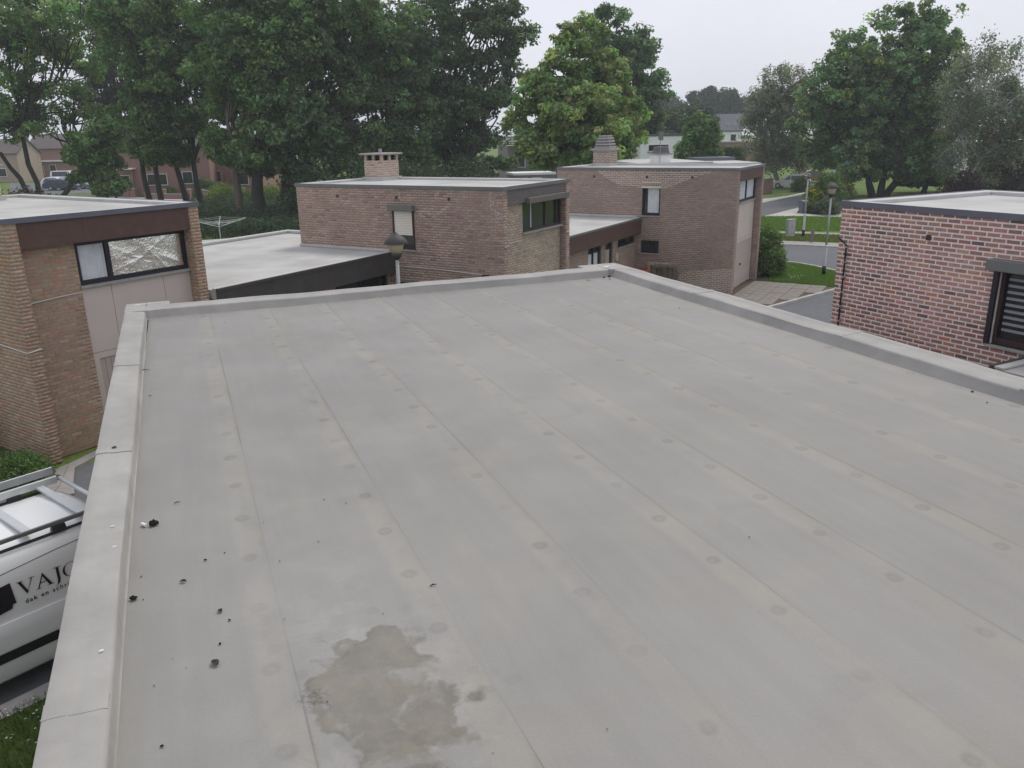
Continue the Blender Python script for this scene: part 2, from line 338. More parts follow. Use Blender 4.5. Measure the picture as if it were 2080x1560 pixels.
# ------------------------------------------------------------------ flat-roofed house block (all houses of the row share the design)
def house(name, label, loc, az, sx=1, pal=PAL_M, key='m', mortar='mortar_dark', fascia='fascia_brown', trim='trim_grey', recess=.2, HT=4.87,
          zf=4.45, zs=3.55, infill='brick', wing=None, wing_fascia='fascia_brown', wing_top=2.98, n_side=0, side_key=None, n_front=0, wpal=None, side_lab=None, chimney=None, side_window='shutter', lower_window=True, ground=0., weights=None, front_win='green', wing_back=None):
    root = empty(name, (loc[0], loc[1], 0), math.pi/2-R(az)); tag(root, label, 'house', 'flat roofed brick houses along the street')
    X = lambda x: x*sx
    def hb(nm, mat, x0, x1, y0, y1, z0, z1, par=None, bevel=0.):
        return MB().box(X(x0), X(x1), y0, y1, z0, z1).build(nm, mat, par or root, bevel=bevel)
    TW, LEN, WID = .24, 7.8, 4.28
    wy0, wy1, wz0, wz1 = 3.12, 3.90, 3.06, 4.24
    lz0, lz1 = 1.52, 2.04
    # near side wall core with openings
    m = MB()
    ops = [(wy0, wy1, wz0, wz1)]+([(wy0, wy1, lz0, lz1)] if lower_window else [])
    m.box(X(0), X(TW), 0, wy0, 0, HT); m.box(X(0), X(TW), wy1, LEN, 0, HT)
    zz = [0]+sum([[o[2], o[3]] for o in sorted(ops, key=lambda o: o[2])], [])+[HT]
    for i in range(0, len(zz), 2): m.box(X(0), X(TW), wy0, wy1, zz[i], zz[i+1])
    sw = m.build('side_wall', mortar, root)
    sold = [(wy0-.02, wy1+.02, wz1+.0, wz1+.15, 0)] if side_window != 'shutter' else []
    brick_face(sw, (0, 0, 0), (0, 1, 0), (-sx, 0, 0), LEN, 0.0, HT, ops, key, pal, n_side, side_key, soldiers=sold, weights=weights)
    brick_face(sw, (0 if sx > 0 else -TW, 0, 0), (1, 0, 0), (0, -1, 0), TW, 0, HT, [], key, pal, phase=.1, weights=weights)
    fwl = hb('side_wall', mortar, WID-TW, WID, 0, LEN, 0, HT)
    brick_face(fwl, (X(WID-TW) if sx > 0 else X(WID), 0, 0), (1, 0, 0), (0, -1, 0), TW, 0, HT, [], key, pal, phase=.1, weights=weights)
    brick_face(fwl, (X(WID-TW), 0, 0), (0, 1, 0), (-sx, 0, 0), recess, 0, HT, [], key, pal, weights=weights)
    brick_face(fwl, (X(WID), 0, 0), (0, 1, 0), (sx, 0, 0), LEN, 0, HT, [], key, pal, weights=weights)
    bw = hb('back_wall', mortar, TW, WID-TW, LEN-TW, LEN, 0, HT)
    brick_face(bw, (0 if sx > 0 else -WID, LEN, 0), (1, 0, 0), (0, 1, 0), WID, 0, HT, [], key, pal)
    # recessed front
    xi = 1.42
    fi = hb('front_infill', mortar if infill != 'brick' else 'mortar_tan', TW, xi, recess, recess+.2, 0, zf)
    brick_face(fi, (TW if sx > 0 else -xi, recess, 0), (1, 0, 0), (0, -1, 0), xi-TW, 0, zf, [], key if n_front else 'inf', (wpal or pal) if n_front else PAL_I if infill == 'brick' else pal, n_front, None, phase=.07)
    if infill == 'brick':
        f2 = hb('front_infill', 'mortar_tan', xi, WID-TW, recess+.06, recess+.2, 0, zs-.05)
        brick_face(f2, (xi if sx > 0 else -(WID-TW), recess+.06, 0), (1, 0, 0), (0, -1, 0), WID-TW-xi, 0, zs-.05, [], 'inf', PAL_I, 0)
    else:
        zp = 2.03
        xs = [xi, xi+.66, xi+1.92, WID-TW]
        for i in range(3): hb('cladding_panel', 'panel_beige', xs[i]+.004, xs[i+1]-.004, recess+.02, recess+.06, zp, zs-.05, bevel=.003)
        hb('cladding_backing', 'black', xi, WID-TW, recess+.07, recess+.2, 0, zs-.05)
        hb('door_frame', 'panel_light', xi, xi+.13, recess+.02, recess+.06, 0, zp-.008); hb('door_frame', 'panel_light', WID-TW-.13, WID-TW, recess+.02, recess+.06, 0, zp-.008)
        hb('door_frame', 'panel_light', xi+.13, WID-TW-.13, recess+.02, recess+.06, zp-.14, zp-.008)
        gd = hb('garage_door', 'door_taupe', xi+.13, WID-TW-.13, recess+.055, recess+.068, 0, zp-.14)
        nb = 18; bwid = (WID-TW-xi-.26)/nb
        mm = MB().box(X(xi+.13)+sx*.004, X(xi+.13)+sx*(bwid-.006), recess+.042, recess+.0545, .02, zp-.15); me = mm.mesh('board'); me.materials.append(M['door_taupe'])
        for i in range(nb):
            o = bpy.data.objects.new('board', me); o.location.x = sx*i*bwid; o.parent = gd; col.objects.link(o)
        MB().box(X(2.3)-.03, X(2.3)+.03, recess-.0, recess+.042, .88, .98).build('handle', 'black', gd)
    # fascia + window band
    for a, b in ((TW, 1.55), (1.55, WID-TW)): hb('fascia_board', fascia, a+.002, b-.002, .03, .07, zf, HT+.0)
    hb('fascia_backing', 'black', TW, WID-TW, .08, recess+.2, zf+.02, HT)
    wn = hb('window', 'frame_dark' if front_win != 'green' else 'frame_brown', xi, WID-TW, recess+.10, recess+.14, zs, zf)       # frame back
    fm = 'frame_dark' if front_win != 'green' else 'frame_brown'
    def wbars(xs0, xs1, z0, z1, bars, y0, y1, par, t=.06, mat=fm):
        hb('frame_bar', mat, xs0, xs1, y0, y1, z0, z0+t, par); hb('frame_bar', mat, xs0, xs1, y0, y1, z1-t, z1, par)
        for xb in bars: hb('frame_bar', mat, xb-t/2, xb+t/2, y0, y1, z0+t, z1-t, par)
    if front_win == 'foil':
        wbars(xi, WID-TW, zs, zf, (xi+.03, xi+.72, WID-TW-.04), recess+.03, recess+.098, wn, .09)
        mc = MB(); n = 60; xa, xb = xi+.09, xi+.66
        for i in range(n+1):
            t = i/n; mc.v += [(X(xa+(xb-xa)*t), recess+.088+.006*math.sin(t*40+math.sin(t*9)*2), z) for z in (zs+.1, zf-.1)]
        mc.f = [(2*i, 2*i+2, 2*i+3, 2*i+1) for i in range(n)]; mc.build('curtain', 'curtain', wn)
        # crumpled foil sheet: a folded grid
        mf = MB(); nx, nz = 84, 34; xa, xb = xi+.78, WID-TW-.1; rr = np.random.default_rng(3)
        H = np.zeros((nx+1, nz+1)); gx, gz = np.meshgrid(np.linspace(0, 2.2, nx+1), np.linspace(0, .8, nz+1), indexing='ij')
        for k in range(55):
            a = rr.normal(.9, .8); c0 = rr.uniform(0, 2.2)*math.cos(a)+rr.uniform(0, .8)*math.sin(a); d = gx*math.cos(a)+gz*math.sin(a)-c0
            H += rr.uniform(-.05, .05)*np.abs(d)*np.exp(-np.abs(d)*rr.uniform(5, 14))*np.exp(-((gx-rr.uniform(0, 2.2))**2+(gz-rr.uniform(0, .8))**2)*rr.uniform(.5, 5))*2.6
        H += rr.normal(0, .0007, H.shape)
        for i in range(nx+1):
            for j in range(nz+1): mf.v.append((X(xa+(xb-xa)*i/nx), recess+max(.036, min(.094, .055+.02*j/nz+H[i, j]*.9)), zs+.1+(zf-zs-.2)*j/nz))
        mf.f = [(i*(nz+1)+j, (i+1)*(nz+1)+j, (i+1)*(nz+1)+j+1, i*(nz+1)+j+1) for i in range(nx) for j in range(nz)]
        o = mf.build('foil_sheet', 'foil', wn); o['label'] = 'crumpled silver foil behind the glass'
    elif front_win == 'curtain':
        wbars(xi, WID-TW, zs, zf, (xi+.04, xi+1.2, WID-TW-.04), recess+.03, recess+.098, wn, .08)
        mc = MB(); n = 80; xa, xb = xi+.1, WID-TW-.1
        for i in range(n+1):
            t = i/n; mc.v += [(X(xa+(xb-xa)*t), recess+.085+.01*math.sin(t*60+math.sin(t*9)*2), z) for z in (zs+.09, zf-.09)]
        mc.f = [(2*i, 2*i+2, 2*i+3, 2*i+1) for i in range(n)]; mc.build('curtain', 'curtain', wn)
    else:
        wbars(xi, WID-TW, zs, zf, (xi+.04, xi+.68, xi+1.55, WID-TW-.3, WID-TW-.04), recess+.03, recess+.098, wn, .07)
        for a, b in ((xi+.08, xi+.64), (xi+.72, xi+1.51), (xi+1.59, WID-TW-.34)): hb('glass_pane', 'greenglass', a, b, recess+.07, recess+.085, zs+.07, zf-.07, wn)
        hb('opening_edge', 'white_paint', xi+.60, xi+.63, recess+.045, recess+.068, zs+.1, zf-.1, wn)
        bx = hb('roller_shutter_box', 'shutter_box', xi-.05, WID-TW+.04, -.11, .025, zf-.04, zf+.13, bevel=.012); bx.data.materials[0] = M['fascia_taupe']
    hb('window_sill', 'stone_sill', xi-.03, WID-TW, recess-.06, recess+.09, zs-.05, zs)
    # side windows
    sf = .09
    w2 = hb('window', 'frame_dark' if side_window == 'curtain' else 'frame_brown', sf+.05, sf+.09, wy0, wy1, wz0, wz1)
    fmat = 'frame_dark' if side_window == 'curtain' else 'frame_brown'
    def sbar(y0, y1, z0, z1, par=w2, mat=fmat, xa=.05, xb=.138, nm='frame_bar'): return hb(nm, mat, xa, xb, y0, y1, z0, z1, par)
    sbar(wy0, wy0+.06, wz0, wz1); sbar(wy1-.06, wy1, wz0, wz1); sbar(wy0+.06, wy1-.06, wz0, wz0+.1); sbar(wy0+.06, wy1-.06, wz1-.06, wz1)
    if side_window == 'curtain':
        mc = MB(); n = 40; ya, yb = wy0+.07, wy1-.20
        for i in range(n+1):
            t = i/n; mc.v += [(X(.128+.007*math.sin(t*38+math.sin(t*7)*2)), ya+(yb-ya)*t, z) for z in (wz0+.11, wz1-.06)]
        mc.f = [(2*i, 2*i+2, 2*i+3, 2*i+1) for i in range(n)]; mc.build('curtain', 'curtain', w2)
        sbar(wy1-.20, wy1-.06, wz0+.1, wz1-.06, mat='glass', xa=.118, xb=.134, nm='glass_pane')
    elif side_window == 'shutter':
        zb = 3.50
        for i in range(15):
            z = zb+.05*i; hb('slat', 'shutter', -.012, .003, wy0+.05, wy1-.05, z, min(z+.044, wz1), w2)
        sbar(wy0+.06, wy1-.06, wz0+.1, wz1-.06, mat='glass', xa=.118, xb=.134, nm='glass_pane')
        hb('guide_rail', 'frame_brown', -.03, .04, wy0-.01, wy0+.05, wz0, wz1, w2); hb('guide_rail', 'frame_brown', -.03, .04, wy1-.05, wy1+.01, wz0, wz1, w2)
        hb('roller_shutter_box', 'shutter_box', -.17, .04, wy0-.06, wy1+.08, wz1-.01, wz1+.16, bevel=.01)
    else:                                                # dark box with outer frame
        for (a, b, c, d) in ((wy0-.08, wy0, wz0-.0, wz1), (wy1, wy1+.08, wz0, wz1)): hb('guide_rail', 'frame_dark', -.05, .0, a, b, c, d, w2)
        hb('roller_shutter_box', 'frame_dark', -.2, .0, wy0-.14, wy1+.14, wz1-.0, wz1+.17, bevel=.01).data.materials[0] = M['trim_grey']
        sbar(wy0+.06, wy1-.06, wz0+.1, wz1-.06, mat='glass', xa=.122, xb=.136, nm='glass_pane')
        for i in range(9): hb('blind_slat', 'paint_grey', .088, .112, wy0+.10, wy1-.08, wz0+.22+i*.1, wz0+.26+i*.1, w2)
    sbar(wy0-.05, wy1+.05, wz0-.045, wz0, par=root, mat='stone_sill', xa=-.05, xb=.05, nm='window_sill')
    if lower_window:
        w3 = hb('window', 'glass', .1, .13, wy0, wy1, lz0, lz1)
        for a in np.linspace(wy0, wy1-.03, 5): hb('bar', 'frame_dark', .07, .098, a, a+.03, lz0, lz1, w3)
        for a in (lz0, (lz0+lz1)/2, lz1-.04): hb('bar', 'frame_dark', .072, .097, wy0+.03, wy1-.03, a, a+.03, w3)
        hb('window_sill', 'stone_sill', -.05, .05, wy0-.05, wy1+.05, lz0-.045, lz0)
    for s in (1.82, 3.72, 6.06): hb('vent_hole', 'rust', -.0085, .0, s-.045, s+.045, 4.56, 4.65).data.materials[0] = M['frame_brown']
    # roof
    ed = MB(); E0 = .26
    ed.box(X(0), X(WID), 0, E0, HT, HT+.095); ed.box(X(0), X(WID), LEN-E0, LEN, HT, HT+.095); ed.box(X(0), X(E0), E0, LEN-E0, HT, HT+.095); ed.box(X(WID-E0), X(WID), E0, LEN-E0, HT, HT+.095)
    rf = hb('roof', 'roof_far', E0, WID-E0, E0, LEN-E0, HT-.12, HT+.02)
    ed.build('roof_edge', 'roof_edge', rf, bevel=.02)
    o_ = .03
    tm = MB(); tm.box(X(-o_), X(0), -o_, LEN+o_, HT+.003, HT+.105); tm.box(X(WID), X(WID+o_), -o_, LEN+o_, HT+.003, HT+.105)
    tm.box(X(0), X(WID), -o_, 0, HT+.003, HT+.105); tm.box(X(0), X(WID), LEN, LEN+o_, HT+.003, HT+.105); tm.build('edge_trim', trim, rf)
    if chimney:
        cx, cy, cw, cd = (2.3 if key == 'l' else 3.2), 6.75, .93, .8; zc = HT+.02
        ch = hb('chimney', 'mortar_pale', cx, cx+cw, cy, cy+cd, zc, zc+.68)
        fl = hb('flashing', 'roof_far', cx-.07, cx+cw+.07, cy-.07, cy+cd+.07, zc, zc+.12); 
        z1 = zc+.68
        brick_face(ch, (cx, cy, 0), (1, 0, 0), (0, -1, 0), cw, zc+.125, z1, [], key, pal); brick_face(ch, (cx, cy, 0), (0, 1, 0), (-1, 0, 0), cd, zc+.125, z1, [], key, pal)
        brick_face(ch, (cx+cw, cy, 0), (0, 1, 0), (1, 0, 0), cd, zc+.125, z1, [], key, pal)
        if chimney == 'open':
            hb('flue_core', 'black', cx+.12, cx+cw-.12, cy+.12, cy+cd-.12, z1, z1+.19)
            for (a, b) in ((cx, cy), (cx+cw-.1, cy), (cx, cy+cd-.1), (cx+cw-.1, cy+cd-.1), (cx+cw/2-.05, cy), (cx, cy+cd/2-.05)): 
                pp = hb('pillar', 'mortar_pale', a+.006, a+.094, b+.006, b+.094, z1, z1+.19)
                brick_face(pp, (a+.006, b+.006, 0), (1, 0, 0), (0, -1, 0), .088, z1+.006, z1+.19, [], key, pal); brick_face(pp, (a+.006, b+.006, 0), (0, 1, 0), (-1, 0, 0), .088, z1+.006, z1+.19, [], key, pal)
            hb('chimney_cap', 'stone_sill', cx-.12, cx+cw+.12, cy-.12, cy+cd+.12, z1+.19, z1+.25, bevel=.01)
            MB().lathe([(.06, 0), (.06, .13), (.05, .14)], (cx+.45, cy+.4, z1+.25), 10).build('flue_pot', 'stone_sill', root)
        else:
            fl.scale.z = 1
            hb('band', 'stone_sill', cx-.1, cx+cw+.1, cy-.1, cy+cd+.1, z1, z1+.09, bevel=.01)
            zc2 = z1+.09
            for i in range(4): hb('cowl_ring', 'stone_sill', cx+.03+i*.03, cx+cw-.03-i*.03, cy+.03+i*.03, cy+cd-.03-i*.03, zc2+i*.13, zc2+i*.13+.095, bevel=.02)
            hb('cowl_core', 'black', cx+.15, cx+cw-.15, cy+.15, cy+cd-.15, zc2, zc2+.5)
            hb('cowl_top', 'stone_sill', cx+.17, cx+cw-.17, cy+.17, cy+cd-.17, zc2+.5, zc2+.57, bevel=.03)
    # low wing with its own flat roof
    if wing:
        xw = wing; zt = wing_top; y0 = 3.93; yb = 11.15
        wg = empty('low_wing', (0, 0, 0)); wg.parent = root
        lr = MB(); lr.box(X(xw), X(-.001), y0+.02, yb, zt-.25, zt-.03)
        if wing_back: lr.box(X(0), X(wing_back), LEN+.002, yb, zt-.25, zt-.03)
        lro = lr.build('low_roof', 'roof_far', root)
        le = MB(); le.box(X(xw), X(wing_back or -.001), yb-.22, yb, zt-.028, zt+.08)
        if wing_back: le.box(X(wing_back-.22), X(wing_back), LEN+.03, yb-.222, zt-.028, zt+.08)
        MB().box(X(xw), X(-.03), y0+.0, y0+.14, zt-.028, zt+.01).build('roof_edge', 'roof_edge', lro, bevel=.01)
        le.build('roof_edge', 'roof_edge', lro, bevel=.03)
        MB().box(X(-.09), X(-.001), y0+.16, LEN, zt-.028, zt+.06).build('flashing', 'roof_edge', lro, bevel=.02)
        n = 4; xs = np.linspace(xw, 0, n+1)
        for i in range(n): hb('fascia_board', wing_fascia, xs[i]+.002, xs[i+1]-.002, y0-.04, y0-.002, 2.34, zt-.06)
        hb('edge_trim', trim if wing_fascia != 'fascia_black' else 'fascia_black', xw, -.0, y0-.07, y0-.002, zt-.058, zt+.012)
        yw = 4.15
        # front wall of the wing, openings given per house
        wops = {'m': [(-2.55, -.12, 1.0, 2.34), (-5.6, -3.4, .02, 2.34)], 'c': [(-1.9, -.06, 1.95, 2.34), (-3.12, -2.42, .02, 2.34), (-4.75, -3.55, .3, 2.34)]}.get(key, [(-2.6, -.3, 1.0, 2.34)])
        xsn = sorted(set([xw, 0]+[o[0] for o in wops]+[o[1] for o in wops])); m = MB()
        for a, b in zip(xsn[:-1], xsn[1:]):
            op = [o for o in wops if o[0] <= a+1e-6 and o[1] >= b-1e-6]
            if op: m.box(X(a), X(b), yw, yw+.24, 0, op[0][2])
            else: m.box(X(a), X(b), yw, yw+.24, 0, 2.6)
        ww = m.build('wing_wall', mortar, root)
        brick_face(ww, (X(xw) if sx > 0 else 0, yw, 0), (1, 0, 0), (0, -1, 0), -xw, 0, 2.34, [((o[0]-xw) if sx > 0 else -o[1], (o[1]-xw) if sx > 0 else -o[0], o[2], o[3]) for o in wops], key, pal)
        MB().box(X(xw), X(xw+.24), yw+.24, yb-.02, 0, 2.7).box(X(xw+.24), X(-.01), yb-.26, yb-.02, 0, 2.7).build('wing_wall', mortar, root)
        for oi, (a, b, c, d) in enumerate(wops):
            if key == 'c' and oi == 1:
                dr = hb('front_door', 'door_taupe', a+.03, b-.1, yw+.10, yw+.14, c, 1.98, root); hb('handle', 'steel', b-.2, b-.16, yw+.06, yw+.1, .95, 1.1, dr)
                hb('glass_pane', 'glass', a+.03, b-.1, yw+.1, yw+.13, 2.03, 2.34); hb('frame_bar', 'frame_dark', b-.098, b, yw+.06, yw+.16, c, d)
            else:
                wd = hb('window', 'glass', a+.05, b-.05, yw+.12, yw+.15, c+.06, d, root)
                for xx in (a, b-.07, (a+b)/2-.04): hb('frame_bar', 'frame_dark', xx, xx+.07, yw+.06, yw+.118, c, d, wd)
                for z in (c, (2.02 if key == 'c' and oi == 2 else d-.07)): hb('frame_bar', 'frame_dark', a+.07, b-.07, yw+.064, yw+.116, z, z+.06, wd)
                if key == 'c' and oi == 2: hb('curtain', 'curtain', a+.08, b-.08, yw+.1185, yw+.1195, c+.06, 2.0, wd)
                hb('window_sill', 'stone_sill', a-.03, b+.03, yw-.05, yw+.05, c-.05, c)
        if key == 'c':
            o = MB().lathe([(.0, 0), (.13, 0), (.13, .05), (.0, .09)], (0, 0, 0), 14).build('wall_lamp', 'lamp_glass', root)
            o.rotation_euler = (R(90), 0, 0); o.location = (-2.05, yw-.007, 1.6); o.scale = (.75, 1.25, 1)
    return root
def lw(loc, az, x, y, z=0.):
    a = R(az); return np.array([loc[0]+math.sin(a)*x-math.cos(a)*y, loc[1]+math.cos(a)*x+math.sin(a)*y, z])
M0, C0, L0, D0 = (-.16, 22.91), (8.88, 31.78), (-9.56, 15.35), (6.2, 15.13)
hM = house('brick_house', 'brick house with pale roller shutter, mortar repairs and wide open chimney', M0, 30, 1, PAL_M, 'm', 'mortar_dark', 'fascia_taupe', 'trim_grey', .17, infill='brick', wing=-6.9, wing_fascia='fascia_black', wing_back=2.77, n_side=300, side_key=lambda t: -t[0]+.2*t[2], chimney='open')
hC = house('brick_house', 'brick house with beige cladding front, ringed chimney cowl and pale repointed patch', C0, 30, 1, PAL_C, 'c', 'mortar_dark', 'fascia_brown', 'trim_grey', .27, infill='panel', wing=-7.2, wing_fascia='fascia_brown', n_side=300, side_key=lambda t: -t[0]+.2*t[2], chimney='cowl', side_window='curtain', front_win='curtain')
hL = house('brick_house', 'yellow brown brick house with foil lined window above a garage door', L0, 33.5, 1, PAL_L, 'l', 'mortar_tan', 'fascia_brown', 'trim_blue', .27, HT=4.92, zf=4.42, zs=3.5, infill='panel', chimney='open', n_side=0, n_front=300, wpal=PAL_L, side_window='shutter', front_win='foil', lower_window=False)
hD = house('brick_house', 'red brick house with broad white pointing and dark blind window', D0, 242.5, -1, PAL_D, 'd', 'mortar_light', 'fascia_brown', 'trim_blue', .2, HT=5.0, infill='panel', wing=-1.15, wing_fascia='fascia_black', n_side=300, side_key=lambda t: -abs(t[0]-2.6)*.6-abs(t[2]-3.9), side_window='dark', front_win='curtain', weights=W_D, wing_top=3.05)
# paler repointing on two of the walls: thin mortar sheets between mortar face and brick faces
def patch(h, pts, mat, nm='repointed_mortar'):
    m = MB(); m.quad(*[(-.0022, y, z) for y, z in pts]); return m.build(nm, mat, h)
patch(hC, [(6.0, 4.86), (.9, 4.86), (1.85, 4.57), (2.9, 4.16), (3.9, 4.16), (4.95, 4.28), (5.5, 4.55)], 'mortar_pale')
patch(hC, [(1.8, .9), (0, 1.1), (0, 0), (3, 0), (3, .3)], 'mortar_pale')
def crack(h, s, z, steps):                       # stair-step crack refilled with white mortar
    m = MB()
    for ds, dz in steps:
        if ds: m.box(-.0075, -.001, min(s, s+ds), max(s, s+ds), z-.006, z+.006)
        if dz: m.box(-.0075, -.001, s+ds-.006, s+ds+.006, min(z, z+dz), max(z, z+dz))
        s += ds; z += dz
    m.build('crack_filling', 'mortar_pale', h)
crack(hM, 3.05, 4.225, [(-.5, -.075), (.2, -.0), (.1, -.075), (-.4, 0), (-.1, .075), (-.12, .075), (-.14, .075), (-.14, .075), (-.14, 0)])
crack(hM, .34, 4.8, [(.08, -.225), (-.12, -.075), (.1, -.15), (-.16, -.075), (-.1, -.075), (.1, -.075), (-.2, 0)])
crack(hM, 2.2, 4.83, [(.0, -.12), (.1, -.075), (-.25, 0)])
crack(hM, 3.6, 4.75, [(.0, -.15), (.12, 0)])
def cable(h, pts, mat='cable_white', r=.012, nm='cable'):
    return MB().tube(pts, r, 5).build(nm, mat, h)
cable(hM, [(-.03, 3.9, 2.55), (-.03, 2.2, 2.53), (-.03, .7, 2.47), (-.03, .55, 2.40), (-.03, .35, 2.44), (-.03, .12, 2.40), (-.03, -.02, 2.52)])
MB().box(-.12, -.008, .5, .72, 2.3, 2.48).build('junction_box', 'black', hM, bevel=.02)
cable(hM, [(.03, -.02, 3.3), (.22, -.02, 3.32), (.24, .14, 3.33), (1.3, .14, 3.34)]); cable(hM, [(4.02, .0, 3.3), (4.05, -.02, 3.3), (4.29, -.02, 3.3)])
cable(hL, [(.3, .24, 3.32), (.9, .245, 3.36), (1.42, .245, 3.38)]); cable(hL, [(-.03, 1.6, 2.5), (-.03, .02, 2.42), (.0, -.03, 2.42), (.26, -.03, 2.45)])
cable(hD, [(.03, .02, 4.42), (.03, .2, 4.3), (.03, .2, 2.2), (.03, .2, .5)], 'black', .016)
for z in np.arange(2.3, 4.3, .28): MB().box(.008, .05, .17, .23, z, z+.025).build('cable_clip', 'stone_sill', hD)
# ------------------------------------------------------------------ own house: low block with the membrane roof, taller block behind the camera
AZR = -22.0; zr = 3.45
own = empty('flat_roof_house', (0, 0, 0), R(22.0)); tag(own, 'house with wide pale grey membrane flat roof and low parapet below the viewer', 'house')
# local x = across the strips (u), local y = along the strips (v)
U0, U1, V0, V1 = -.70, 8.32, .62, 14.9          # inner roof rectangle
def membrane():
    m = bpy.data.materials.new('membrane'); m.use_nodes = True; t = m.node_tree; b = t.nodes['Principled BSDF']; L = t.links
    N = lambda k: t.nodes.new(k)
    tcn = N('ShaderNodeTexCoord'); sep = N('ShaderNodeSeparateXYZ'); L.new(tcn.outputs['Object'], sep.inputs[0])
    geo = N('ShaderNodeNewGeometry')
    def math_(op, a, b_=None, c=None):
        n = N('ShaderNodeMath'); n.operation = op
        for i, q in enumerate((a, b_, c)):
            if q is None: continue
            if isinstance(q, (int, float)): n.inputs[i].default_value = q
            else: L.new(q, n.inputs[i])
        return n.outputs[0]
    def noise(vec, sc, det=4, rough=.55, dist=0.):
        n = N('ShaderNodeTexNoise'); n.inputs['Scale'].default_value = sc; n.inputs['Detail'].default_value = det; n.inputs['Roughness'].default_value = rough; n.inputs['Distortion'].default_value = dist
        L.new(vec, n.inputs['Vector']); return n.outputs['Fac']
    def ss(v, a, b_, lo=0., hi=1.):
        r = N('ShaderNodeMapRange'); r.interpolation_type = 'SMOOTHSTEP'; L.new(v, r.inputs['Value'])
        r.inputs['From Min'].default_value = a; r.inputs['From Max'].default_value = b_; r.inputs['To Min'].default_value = lo; r.inputs['To Max'].default_value = hi; return r.outputs[0]
    pos = geo.outputs['Position']
    X_, Y_ = sep.outputs['X'], sep.outputs['Y']        # strip-local: x = distance from its right-hand lap (negative to the left), y along
    n1 = noise(pos, .35, 4, .6); n2 = noise(pos, 2.2, 6, .65); n3 = noise(pos, 60, 2); n4 = noise(pos, .9, 5, .6, .6)
    nw = noise(pos, 5., 4, .6)
    v = math_('ADD', ss(n1, .3, .7, .91, 1.08), ss(n2, .3, .7, -.045, .045))
    v = math_('ADD', v, ss(n3, .3, .7, -.03, .03)); v = math_('ADD', v, ss(n4, .5, .75, 0, .075))
    st = N('ShaderNodeVectorMath'); st.operation = 'MULTIPLY'; st.inputs[1].default_value = (7., .5, 1); L.new(tcn.outputs['Object'], st.inputs[0]); nst = noise(st.outputs[0], 1., 5, .6)
    v = math_('ADD', v, ss(nst, .3, .7, -.03, .03))
    nsp = noise(pos, 18, 3, .7); v = math_('SUBTRACT', v, ss(nsp, .66, .76, 0, .06)); v = math_('ADD', v, ss(noise(pos, 25, 2, .5), .70, .78, 0, .07))
    # pale dusty band over the lap, broken up
    wob = math_('MULTIPLY', math_('SUBTRACT', nw, .5), .09)
    d = math_('ADD', math_('MULTIPLY', X_, -1.), wob)       # metres left of the lap edge
    band = math_('MULTIPLY', ss(d, .0, .05), ss(d, .25, .17)); band = math_('MULTIPLY', band, ss(n2, .35, .6, .25, 1.))
    v = math_('ADD', v, math_('MULTIPLY', band, .11))
    # brownish dust against the lap on the low side
    dust = math_('MULTIPLY', ss(d, .07, .0), ss(noise(pos, 1.1, 3), .45, .62))
    # fixing plates telegraphing through: discs every 0.70 m, 0.13 m from the lap
    sx_ = math_('ADD', X_, .125); yy = math_('PINGPONG', math_('ADD', Y_, .35), .35); yy = math_('SUBTRACT', .35, yy)
    yy = math_('PINGPONG', Y_, .35)
    rr = math_('SQRT', math_('ADD', math_('MULTIPLY', sx_, sx_), math_('MULTIPLY', yy, yy))); rr = math_('ADD', rr, math_('MULTIPLY', math_('SUBTRACT', nw, .5), .07))
    disc = math_('MULTIPLY', ss(rr, .074, .038), ss(noise(pos, .9, 3), .34, .56, .25, 1.))
    ring = math_('MULTIPLY', ss(rr, .036, .02), .35)
    v = math_('SUBTRACT', v, math_('MULTIPLY', math_('SUBTRACT', disc, math_('MULTIPLY', disc, ring)), .20))
    # lap line: joint dirt plus the step's contact shadow, painted as a dark line
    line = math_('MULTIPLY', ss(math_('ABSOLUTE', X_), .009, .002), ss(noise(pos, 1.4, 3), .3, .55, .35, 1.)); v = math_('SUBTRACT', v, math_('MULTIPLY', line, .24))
    # dried puddle with a crinkled edge
    mp = N('ShaderNodeVectorMath'); mp.operation = 'SUBTRACT'; mp.inputs[1].default_value = tuple(G(785, 1450, 3.45)); L.new(pos, mp.inputs[0])
    mp2 = N('ShaderNodeVectorRotate'); mp2.rotation_type = 'Z_AXIS'; mp2.inputs['Angle'].default_value = R(-22); L.new(mp.outputs[0], mp2.inputs['Vector'])
    mp3 = N('ShaderNodeVectorMath'); mp3.operation = 'MULTIPLY'; mp3.inputs[1].default_value = (1/.36, 1/.66, 0); L.new(mp2.outputs[0], mp3.inputs[0])
    ln = N('ShaderNodeVectorMath'); ln.operation = 'LENGTH'; L.new(mp3.outputs[0], ln.inputs[0])
    pr = math_('ADD', ln.outputs['Value'], math_('MULTIPLY', math_('SUBTRACT', noise(pos, 1.9, 3, .5), .5), 2.3)); pr = math_('ADD', pr, math_('MULTIPLY', math_('SUBTRACT', noise(pos, 8, 5, .6), .5), .75))
    pud = ss(pr, 1.03, .90); pud = math_('MULTIPLY', pud, ss(noise(pos, 3.3, 5, .62, .5), .36, .50, .12, 1.)); edge = math_('MULTIPLY', ss(pr, .70, .95), ss(pr, 1.03, .97))
    blot = noise(pos, 4.5, 5, .65); blot2 = noise(pos, 1.7, 3)
    v = math_('SUBTRACT', v, math_('MULTIPLY', pud, ss(blot, .35, .65, .30, .09))); v = math_('SUBTRACT', v, math_('MULTIPLY', edge, .09))
    wetv = math_('MULTIPLY', pud, ss(blot2, .4, .6)); 
